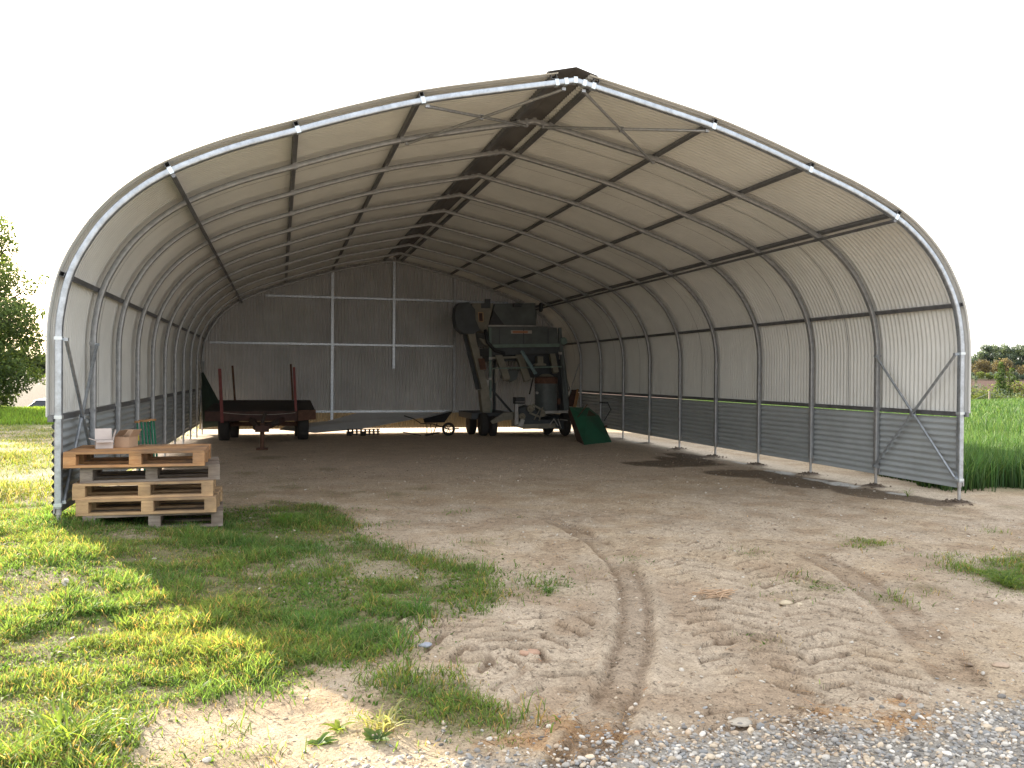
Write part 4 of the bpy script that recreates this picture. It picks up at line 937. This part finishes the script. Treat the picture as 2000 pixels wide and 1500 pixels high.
# ribbed drum
dr = empty('ribbed_drum', tuple(PX(1066, 803, YT+.55))); tag(dr, 'large grey ribbed steel drum with a rusty top standing on the trolley', 'drum')
c0 = PX(1066, 806, YT+.55); c1 = PX(1066, 738, YT+.55); hD = c1[2]-c0[2]; r0 = .275
pf = []
for i in range(41):
    t = i/40; pf.append((t*hD, r0*(1+(.03 if (i % 3 == 1 and not (14 < i < 24)) else 0))))
m = MB(); m.lathe(c0, (0, 0, 1), [(0, 0.01)]+pf+[(hD, .01)], 36); m.build('drum_body', M['machine'], dr)
m = MB(); m.lathe(c0+np.array([0, 0, hD-.02]), (0, 0, 1), [(-.12, r0*1.045), (0, r0*1.06), (.03, r0*1.0), (.05, r0*.8)], 36); m.build('rusty_collar', M['rust'], dr)
m = MB(); m.lathe(c0+np.array([0, 0, hD+.035]), (0, 0, 1), [(0, r0*.72), (.03, r0*.6), (.06, r0*.35), (.065, .01)], 28); m.build('lid', M['machine_light'], dr)
m = MB(); m.lathe(PX(1049, 767, YT+.2), (-.3, -1, 0), [(0, .035), (.04, .035), (.045, .02)], 14); m.build('gauge', M['lightsteel'], dr)
m = MB(); m.box(PX(1091, 784, YT+.5), (.07, .06, .15)); m.build('latch', M['rust'], dr)
# ------------------------------------------------------------------ green hopper
gh = empty('green_hopper', tuple(at(1160, 868))); tag(gh, 'green sheet metal hopper lying tilted on the floor beside the machine', 'hopper')
A = PX(1112, 795, 10.3); B = PX(1150, 796, 10.6); Cc = PX(1170, 812, 10.6); Dd = at(1195, 864.5); E_ = at(1141, 869.5); Dd[2] = E_[2] = .01; Fm = PX(1184, 838, 10.1)
Cm = PX(1145, 815, 9.9)
m = MB(); m.add([A, B, Cc, Fm, Dd, E_, Cm], [(0, 5, 6), (0, 6, 1), (1, 6, 2), (2, 6, 3), (3, 6, 4), (4, 6, 5)])
o = m.build('hopper_face', M['green'], gh); md = o.modifiers.new('s', 'SOLIDIFY'); md.thickness = .008
m = MB(); G1 = at(1127, 862, 0); G1[2] = .01; m.add([A, E_, G1, PX(1110, 806, 10.6)], [(0, 1, 2, 3)]); o = m.build('hopper_side', M['redwood'], gh); md = o.modifiers.new('s', 'SOLIDIFY'); md.thickness = .008
m = MB(); m.tube([PX(1128, 815, 9.9), PX(1147, 790, 10.0)], .01, 6); m.build('rod', M['rust'], gh)
m = MB(); m.box(PX(1183, 833, 10.0)-np.array([0, .02, 0]), (.05, .04, .05)); m.build('hinge', M['rust'], gh)
rs = mat('rust_patch', (.10, .075, .05), .8, 0, .4, 5)
m = MB(); k = lambda p, q, r: p
tri = lambda P, Q, Rr, u, v: P+(Q-P)*u+(Rr-P)*v-np.array([.004, .01, -.002])
m.add([tri(Cm, B, Cc, .1, .05), tri(Cm, B, Cc, .75, .05), tri(Cm, B, Cc, .05, .8)], [(0, 1, 2)]); m.build('rust_patch', rs, gh)
# boards leaning by the rib
m = MB(); m.prism([PX(1104, 793, 12.6), PX(1118, 762, 12.9), PX(1131, 760, 12.9), PX(1122, 795, 12.6)], (0, .03, 0)); o = m.build('plywood_offcut', M['redwood'], origin=tuple(PX(1112, 795, 12.6))); tag(o, 'reddish brown plywood piece leaning behind the green hopper', 'board')
m = MB(); m.bar(PX(1116, 820, 12.2), PX(1128, 761, 12.7), .03, .05); m.bar(PX(1123, 800, 12.2), PX(1130, 768, 12.6), .03, .03); o = m.build('timber_batten', M['wood_orange'], origin=tuple(PX(1116, 840, 12.2))); tag(o, 'thin wooden battens leaning on the reddish panel', 'batten')
m = MB(); m.tube([PX(1187, 787, 9.3), PX(1193, 800, 9.35), PX(1180, 822, 9.4)], .012, 6); m.tube([PX(1172, 786, 9.6), PX(1187, 787, 9.3)], .02, 6); o = m.build('cable_bracket', M['machine_dark'], origin=tuple(PX(1180, 822, 9.4))); tag(o, 'dark bent bracket hanging on the wall post behind the green hopper', 'bracket')
# ------------------------------------------------------------------ yard details
def rosette(name, lab, px, py, n, L, w, col, cat='plant', up=.6):
    P = at(px, py); P[2] = g1(P[0], P[1]); P0 = P.copy(); V = []; F = []; C = []
    for i in range(n):
        a = 2*math.pi*i/n*1.0+random.uniform(-.9, .9); P = P0+np.array([random.gauss(0, 1), random.gauss(0, 1), 0])*L*(.16 if n > 15 else .02); l = L*random.uniform(.35, 1.25); e = up*random.uniform(.5, 1.3); d = np.array([math.cos(a), math.sin(a), 0]); s = np.array([-math.sin(a), math.cos(a), 0])
        base = len(V); K = 5
        for j in range(K+1):
            t = j/K; c_ = P+d*l*t*math.cos(e*(1-t*.6))+np.array([0, 0, l*math.sin(e)*t*(1.25-.75*t*t)]); ww = w*math.sin(math.pi*min(.97, .12+t*.86))*random.uniform(.85, 1.1)
            V += [c_-s*ww/2, c_+np.array([0, 0, -ww*.25]), c_+s*ww/2]; cc_ = np.array(col)*(.8+.4*t)*random.uniform(.9, 1.1); C += [cc_]*3
        F += [(base+3*j+q, base+3*j+q+1, base+3*j+q+4, base+3*j+q+3) for j in range(K) for q in (0, 1)]
    o = np_mesh(name, V, F, M['grass'], smooth=True, cols=np.array(C), origin=P0); tag(o, lab, cat); return o
rosette('grass_tuft', 'tall pale tuft of broad grass blades at the edge of the gravel', 745, 1425, 46, .15, .009, (.26, .29, .15), up=.9)
rosette('weed_rosette', 'flat dark green leafy weed left of the pale tuft', 622, 1455, 9, .07, .028, (.10, .18, .06), up=.45)
rosette('weed_rosette', 'bright yellow green leafy weed behind the pale tuft', 660, 1425, 9, .07, .024, (.16, .24, .05), up=.6)
rosette('weed_rosette', 'dark leafy weed touching the pale tuft', 735, 1448, 9, .09, .04, (.08, .14, .05), up=.4)
rosette('grass_tuft', 'dense dark green grass tuft at the right end of the lawn', 815, 1200, 70, .17, .007, (.07, .16, .04), up=1.0)
rosette('grass_tuft', 'upright green grass tuft in the middle of the shaded lawn', 560, 1025, 60, .2, .007, (.10, .20, .04), up=1.15)
rosette('grass_tuft', 'small green grass tuft alone on the bare yard left of the wheel rut', 1070, 1160, 34, .09, .006, (.07, .15, .05), up=.8)
rosette('grass_tuft', 'long bladed bright grass tuft in the bottom left corner', 150, 1470, 60, .28, .010, (.13, .22, .05), up=.95)
rosette('grass_tuft', 'spreading grass tuft at the right edge of the yard', 1965, 1145, 90, .24, .007, (.10, .17, .05), up=.75)
rosette('grass_tuft', 'thin grass sprout below the lower panel of the first right bay', 1773, 972, 12, .2, .008, (.12, .2, .06), up=1.3)
# dandelion clock
P = at(125, 1200); P[2] = g1(P[0], P[1]); dn = empty('dandelion', tuple(P)); tag(dn, 'white dandelion seed head standing in the sunlit grass', 'flower')
m = MB(); m.tube([P, P+np.array([.01, 0, .09]), P+np.array([.005, .01, .15])], .0022, 6); m.build('stem', mat('flower_stem', (.3, .22, .1), .6), dn)
hd = P+np.array([.005, .01, .155]); V = []; F = []
for i in range(160):
    v = rng.normal(0, 1, 3); v /= np.linalg.norm(v); s = np.cross(v, (0.3, .5, 1)); s /= np.linalg.norm(s); b = len(V); t2 = hd+v*.024; V += [hd+s*.0004, hd-s*.0004, t2-s*.0035, t2+s*.0035]; F.append((b, b+1, b+2, b+3))
np_mesh('seed_head', V, F, mat('seed_fluff', (.75, .73, .7), .9), dn)
# bundle of cut stalks on the rut field
P = at(1392, 1163); bd_ = MB()
for i in range(26):
    a = random.gauss(.4, .7); l = random.uniform(.04, .11); o_ = np.array([P[0]+random.gauss(0, .05), P[1]+random.gauss(0, .03), 0]); o_[2] = g1(o_[0], o_[1])+.012+.0008*i; d = np.array([math.cos(a), math.sin(a), random.uniform(-.05, .12)])*l
    bd_.tube([o_-d, o_+d], .0035, 5)
o = bd_.build('stalk_pile', mat('dry_stalk', (.45, .31, .2), .8, 0, .2, 20), origin=(P[0], P[1], g1(P[0], P[1]))); tag(o, 'little heap of broken dry stalks on the rutted soil', 'stalks')
def rock(px, py, s, col, lab, fl=.5):
    P = at(px, py); z = g1(P[0], P[1]); V = IV*(1+.18*np.sin(IV*3.1+px)).prod(1, keepdims=True)*np.array([s*1.3, s, s*fl])+np.array([P[0], P[1], z+s*fl*.25])
    o = np_mesh('stone', V, IF, M['stone'], smooth=True, cols=np.tile(col, (len(V), 1)), origin=(P[0], P[1], z)); tag(o, lab, 'stone')
rock(1535, 1178, .035, (.50, .42, .30), 'pale flat stone right of the broken stalks'); rock(1560, 1181, .022, (.52, .44, .32), 'smaller pale stone touching the flat one')
rock(1035, 1278, .05, (.42, .27, .19), 'flat orange brown brick piece left of the wheel rut', .25); rock(830, 1263, .028, (.30, .32, .38), 'blue grey stone near the lawn edge'); rock(475, 1258, .02, (.6, .6, .58), 'small white stone in the sunlit grass')
rock(1955, 1303, .035, (.40, .30, .22), 'brown stone near the right edge', .3); rock(1445, 1415, .04, (.40, .36, .3), 'flat tan stone beside the gravel', .3)
# ------------------------------------------------------------------ trees
def leafcloud(clumps, n, size, cols, squash=1., flat=.35):
    """clumps: list (x,y,z,r); leaves as small quads scattered through shells of the clumps"""
    C = np.array(clumps); w = C[:, 3]**2.2; idx = rng.choice(len(C), n, p=w/w.sum())
    v = rng.normal(0, 1, (n, 3)); v /= np.linalg.norm(v, axis=1)[:, None]; rad = rng.uniform(.25, 1.08, n)**.55
    P = C[idx, :3]+v*(C[idx, 3]*rad)[:, None]*np.array([1, 1, squash])
    a = rng.normal(0, 1, (n, 3)); a /= np.linalg.norm(a, axis=1)[:, None]; b = np.cross(a, rng.normal(0, 1, (n, 3))); b /= np.linalg.norm(b, axis=1)[:, None]
    s = size*rng.uniform(.6, 1.4, n)[:, None]
    V = np.stack([P-a*s, P-b*s*.55, P+a*s, P+b*s*.55], 1).reshape(-1, 3)
    F = np.arange(n*4).reshape(-1, 4)
    cc = np.array(cols)[rng.integers(0, len(cols), n)]*(1+rng.normal(0, .15, (n, 1)))
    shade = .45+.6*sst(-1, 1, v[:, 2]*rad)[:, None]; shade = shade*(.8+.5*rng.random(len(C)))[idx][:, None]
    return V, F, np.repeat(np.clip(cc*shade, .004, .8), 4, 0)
def tree(name, lab, x, y, H, W, n, size, cols, kind='round', group=None, trunk=True, zbase=None, bare=0.):
    z0 = float(Hbase(np.array([x]), np.array([y]))[0]) if zbase is None else zbase
    t = empty(name, (x, y, z0)); tag(t, lab, 'tree' if 'bush' not in name and 'hedge' not in name else 'bush', group)
    cl = []
    if kind == 'round':
        for i in range(26):
            u = random.random(); zz = H*(.28+.68*u); rw = W/2*math.sin(math.pi*min(.98, .18+.75*u))**.7; a = random.uniform(0, 6.28); rr = rw*random.uniform(.3, .95)
            cl.append((x+rr*math.cos(a), y+rr*math.sin(a), z0+zz, W*random.uniform(.10, .20)))
    elif kind == 'poplar':
        for i in range(16): u = i/15; cl.append((x+random.gauss(0, W*.08), y+random.gauss(0, W*.08), z0+H*(.12+.85*u), W*.5*(math.sin(math.pi*(.2+.72*u))**.8)*random.uniform(.75, 1.1)+.05*W))
    elif kind == 'bush':
        for i in range(14): a = random.uniform(0, 6.28); rr = W*.38*math.sqrt(random.random()); cl.append((x+rr*math.cos(a), y+rr*math.sin(a), z0+H*random.uniform(.25, .75), H*random.uniform(.2, .32)))
    m = MB()
    if kind != 'bush':
        th = H*.5; m.tube([(x, y, z0-.2), (x+.01*H, y, z0+th*.5), (x-.01*H, y, z0+H*.75)], [H*.028, H*.022, H*.006], 8)
        for i in range(7): c_ = random.choice(cl); zz = z0+H*random.uniform(.2, .5); m.tube([(x, y, zz), ((x+c_[0])/2, (y+c_[1])/2, (zz+c_[2])/2+.04*H), c_[:3]], [H*.012, H*.008, H*.002], 6)
        m.build('trunk', M['bark'], t)
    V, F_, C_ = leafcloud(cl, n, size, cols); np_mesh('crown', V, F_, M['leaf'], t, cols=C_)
    return t
# big tree on the left (cut by the picture edge)
bt = empty('broadleaf_tree', (-14.6, 30, -.05)); tag(bt, 'large leafy tree with a broad crown at the left edge, near the bank', 'tree')
TX, TY = at(-38, 800)[:2]; TX, TY = -15.3, 27.5
bt.location = (TX, TY, g1(TX, TY))
cl = []
for (px, py, r) in ((-60, 470, 1.0), (-10, 450, .7), (15, 480, .42), (20, 540, .6), (-30, 540, 1.2), (60, 560, .38), (88, 545, .25), (45, 570, .3), (-20, 620, 1.3), (30, 620, .8), (60, 650, .55), (75, 610, .3), (20, 680, 1.0), (60, 690, .6), (-40, 700, 1.3), (30, 735, .75), (65, 730, .4), (78, 700, .3), (-10, 760, .9), (12, 780, .35), (-90, 560, 1.4), (-100, 700, 1.5), (-70, 780, .7), (-140, 600, 1.6), (-130, 480, 1.2), (-190, 620, 1.5), (-180, 730, 1.2), (-110, 420, .8), (80, 760-20, .25), (-5, 505, .5), (70, 660, .4), (50, 600, .35), (-170, 530, 1.1)):
    for _ in range(2 if r > .6 else 1):
        q = PX(px, py, TY+random.uniform(-1.6, 1.6)*(1 if r > .6 else .5)); cl.append((q[0], q[1], q[2], r*.92))
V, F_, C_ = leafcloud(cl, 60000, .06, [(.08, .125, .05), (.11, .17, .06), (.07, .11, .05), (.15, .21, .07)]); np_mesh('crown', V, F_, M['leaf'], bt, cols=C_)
m = MB(); zt0 = g1(TX, TY); m.tube([(TX, TY, zt0-.3), (TX+.1, TY, zt0+1.2), (TX-.1, TY, zt0+3), (TX, TY, zt0+5)], [.38, .3, .22, .08], 12)
for c_ in cl[::2]: m.tube([(TX, TY, zt0+random.uniform(.8, 3)), ((TX+c_[0])/2, (TY+c_[1])/2, (zt0+1.8+c_[2])/2+.2), c_[:3]], [.11, .06, .015], 6)
m.build('trunk', M['bark'], bt)
# undergrowth at its foot
sx_, sy_ = at(48, 812)[:2]; tree('round_bush', 'small round pale green bush beyond the bank left of the car', -17.5, 43, 1.3, 2.3, 5000, .06, [(.12, .17, .06), (.09, .14, .05)], 'bush')
tree('scrub_bush', 'reddish green scrub at the foot of the big left tree', -15.6, 25.8, .9, 2.2, 3500, .05, [(.16, .13, .06), (.08, .13, .04)], 'bush')
# distant left trees
for i, (px, Yd, H_, lab) in enumerate(((78, 300, 8, 'hazy distant tree seen just left of the shed wall'), (30, 330, 10, 'hazy distant tree behind the sandy field, beneath the big tree'), (-60, 320, 12, 'hazy distant tree beyond the left picture edge'))):
    q = PX(px, 745, Yd); tree('distant_tree', lab, q[0], q[1], H_, H_*.9, 1500, .55, [(.06, .085, .05), (.08, .10, .06)], group='distant trees on the left')
q = PX(50, 745, 350); tree('tree_belt_bush', 'low hazy belt of bushes at the far side of the sandy field', q[0], q[1], 6, 60, 4000, .7, [(.07, .09, .055)], 'bush')
# right hill trees
HAZE_GREEN = [(.085, .125, .11), (.10, .14, .115), (.075, .11, .10)]; OR = [(.15, .13, .10), (.13, .12, .085)]; LG = [(.09, .13, .045), (.11, .15, .05)]  # crest greens paled and blued: distance haze painted into the leaf colour
def hp_(px, Yd): q = PX(px, 740, Yd); return q[0], q[1]
k = 0; HS = 1.3
descr = ['tallest', 'slim', 'broad', 'low', 'leaning', 'round', 'narrow', 'full', 'ragged', 'wide', 'small', 'dense', 'thin', 'heavy']
for px, H_, W_ in ((1893, 7.5, 8), (1905, 9, 9), (1917, 11.5, 9), (1927, 13, 9), (1938, 12.5, 9), (1948, 13, 10), (1960, 13.5, 10), (1970, 12, 8), (1981, 12.5, 10), (1993, 13, 10), (2006, 13, 10), (2020, 12, 10), (2036, 13, 11), (2052, 12, 11)):
    x, y = hp_(px, 372+6*(k % 3)); tree('hill_tree', '%s dark green tree in the row on the hill crest, tree %s from the shed' % (descr[k], ['first', 'second', 'third', 'fourth', 'fifth', 'sixth', 'seventh', 'eighth', 'ninth', 'tenth', 'eleventh', 'twelfth', 'thirteenth', 'fourteenth'][k]), x, y, H_*HS, W_*HS, 1800, .45, HAZE_GREEN, group='dark trees along the hill crest'); k += 1
for px, H_, W_, lab in ((1912, 7.5, 11, 'orange brown tree on the hill nearest the shed'), (1963, 8, 12, 'orange brown tree on the hill behind the two poplars'), (2012, 7, 10, 'orange brown tree on the hill farthest right')):
    x, y = hp_(px, 352); tree('budding_tree', lab, x, y, H_*1.05, W_*1.15, 1800, .4, OR, group='orange brown trees on the hill')
for px, lab in ((1895, 'hedge bush on the field edge beside the shed wall'), (1925, 'bright little hedge bush left of the poplars'), (1945, 'dark hedge bush touching the left poplar'), (1995, 'dark hedge bush right of the poplars')):
    x, y = hp_(px, 338); tree('hedge_bush', lab, x, y, 4., 11, 900, .3, HAZE_GREEN if px != 1925 else LG, 'bush')
for px, H_, W_, lab in ((1954, 14.2, 2.3, 'left of the two tall green poplars in the valley'), (1975, 13., 2.5, 'right of the two tall green poplars in the valley')):
    x, y = hp_(px, 125); tree('poplar', lab, x, y, H_, W_, 5000, .14, [(.055, .095, .03), (.07, .12, .04)], 'poplar', group='two poplars in the valley')
for px, Yd, H_, W_, cols_, lab in ((1912, 80, 6.6, 7, LG, 'pale green valley tree close to the shed wall'), (1938, 100, 6.8, 7, LG, 'olive valley tree behind the wooden pole'), (1893, 95, 8.2, 6, HAZE_GREEN, 'dark valley tree half hidden by the shed edge'), (1994, 78, 7.2, 4.5, OR+LG, 'autumn coloured valley tree near the right picture edge'), (1965, 105, 6.2, 7, HAZE_GREEN, 'dark low tree under the poplars'), (2015, 85, 7.5, 5, LG, 'green valley tree beyond the right picture edge')):
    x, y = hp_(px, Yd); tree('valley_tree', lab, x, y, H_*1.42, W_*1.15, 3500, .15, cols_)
# far woodland that closes the view on both sides beyond the picture
cl = []
for i in range(150):
    ang = R(random.choice([random.uniform(48, 75), random.uniform(-60, -16)])); d = random.uniform(420, 520); x, y = d*math.sin(ang), d*math.cos(ang)
    z = float(Hbase(np.array([x]), np.array([y]))[0]); cl.append((x, y, z+6, random.uniform(5, 10)))
V, F_, C_ = leafcloud(cl, 30000, .8, HAZE_GREEN); wd = np_mesh('distant_wood', V, F_, M['leaf'], cols=C_); tag(wd, 'far off hazy belt of woodland along the horizon', 'woodland', kind='stuff')
# pole with wires
x, y = hp_(1933, 62); z0 = float(Hbase(np.array([x]), np.array([y]))[0]); zt = PX(1933, 764, 62)[2]
po = empty('utility_pole', (x, y, z0)); tag(po, 'wooden utility pole carrying two wires beyond the crop', 'pole')
m = MB(); m.tube([(x, y, z0-.3), (x, y, zt)], [.12, .08], 10); m.build('shaft', mat('pole_wood', (.32, .27, .22), .85, 0, .2, 5), po)
m = MB()
for (qx, qy, Yq) in ((1850, 792, 50), (2040, 790, 80)):
    e = PX(qx, qy, Yq); a = np.array([x, y, zt-.15]); m.tube([a+(e-a)*t-np.array([0, 0, .5*4*t*(1-t)*.4]) for t in np.linspace(0, 1, 8)], .014, 5)
m.build('wire', M['purlin'], po)
# ------------------------------------------------------------------ car
cx, cy = PX(86, 800, 46)[0]+1.1, 46.; cz = float(Hbase(np.array([cx]), np.array([cy]))[0])
car = empty('parked_car', (cx, cy, cz)); tag(car, 'white roofed dark car parked beyond the bank, half hidden by the shed', 'car')
side = [(-2.0, .25), (-2.05, .6), (-1.95, .85), (-1.3, .95), (2.0, .95), (2.1, .6), (2.05, .25)]
m = MB(); m.prism([(cx+a, cy-.85, cz+b) for a, b in side], (0, 1.7, 0)); m.build('body', mat('dark_car_paint', (.02, .03, .05), .25), car, .05)
m = MB(); V = []
base = [(-1.75, .95), (1.6, .95)]; top_ = [(-1.2, 1.38), (1.0, 1.38)]
m.hexa([(cx-1.85, cy-.8, cz+.95), (cx+1.7, cy-.8, cz+.95), (cx+1.7, cy+.8, cz+.95), (cx-1.85, cy+.8, cz+.95), (cx-1.35, cy-.62, cz+1.36), (cx+1.1, cy-.62, cz+1.36), (cx+1.1, cy+.62, cz+1.36), (cx-1.35, cy+.62, cz+1.36)]); m.build('window_band', M['glass'], car, .06)
m = MB(); m.hexa([(cx-1.5, cy-.68, cz+1.34), (cx+1.2, cy-.68, cz+1.34), (cx+1.2, cy+.68, cz+1.34), (cx-1.5, cy+.68, cz+1.34), (cx-1.2, cy-.55, cz+1.45), (cx+.9, cy-.55, cz+1.45), (cx+.9, cy+.55, cz+1.45), (cx-1.2, cy+.55, cz+1.45)]); m.build('roof', M['carwhite'], car, .04)
for sx in (-1.3, 1.3):
    for sy in (-.78, .78): wheel(car, (cx+sx, cy+sy, cz+.31), (0, 1, 0), .31, .2, .6, 0, M['lightsteel'])
# ------------------------------------------------------------------ light
SAZ, SEL = 27., 19.
sd = np.array([-math.sin(R(SAZ))*math.cos(R(SEL)), math.cos(R(SAZ))*math.cos(R(SEL)), math.sin(R(SEL))])
ld = bpy.data.lights.new('sun', 'SUN'); ld.energy = 16.0; ld.angle = R(.6); ld.color = (1, .88, .68)
lo = bpy.data.objects.new('sun', ld); COL.objects.link(lo); lo.rotation_euler = Vector(-sd).to_track_quat('-Z', 'Y').to_euler(); lo.location = (-10, 30, 20)
w = bpy.data.worlds.new('World'); sc.world = w; w.use_nodes = True; nt = w.node_tree; N = nt.nodes; L = nt.links
sky = N.new('ShaderNodeTexSky'); sky.sky_type = 'NISHITA'; sky.sun_disc = False; sky.sun_elevation = R(SEL); sky.sun_rotation = R(-SAZ); sky.air_density = 1.0; sky.dust_density = 4.0; sky.ozone_density = 1.0
bg = N['Background']; bg.inputs['Strength'].default_value = .15; L.new(sky.outputs[0], bg.inputs['Color'])
bg2 = N.new('ShaderNodeBackground'); bg2.inputs['Color'].default_value = (1, .985, .96, 1); bg2.inputs['Strength'].default_value = 1.68   # thin bright haze veiling the sky
ad = N.new('ShaderNodeAddShader'); L.new(bg.outputs[0], ad.inputs[0]); L.new(bg2.outputs[0], ad.inputs[1]); L.new(ad.outputs[0], N['World Output'].inputs['Surface'])
sc.view_settings.view_transform = 'Standard'; sc.view_settings.look = 'None'; sc.view_settings.exposure = 0
sc.render.engine = 'CYCLES'; sc.cycles.max_bounces = 10; sc.cycles.diffuse_bounces = 6; sc.cycles.use_denoising = True
sc.cycles.sample_clamp_indirect = 8
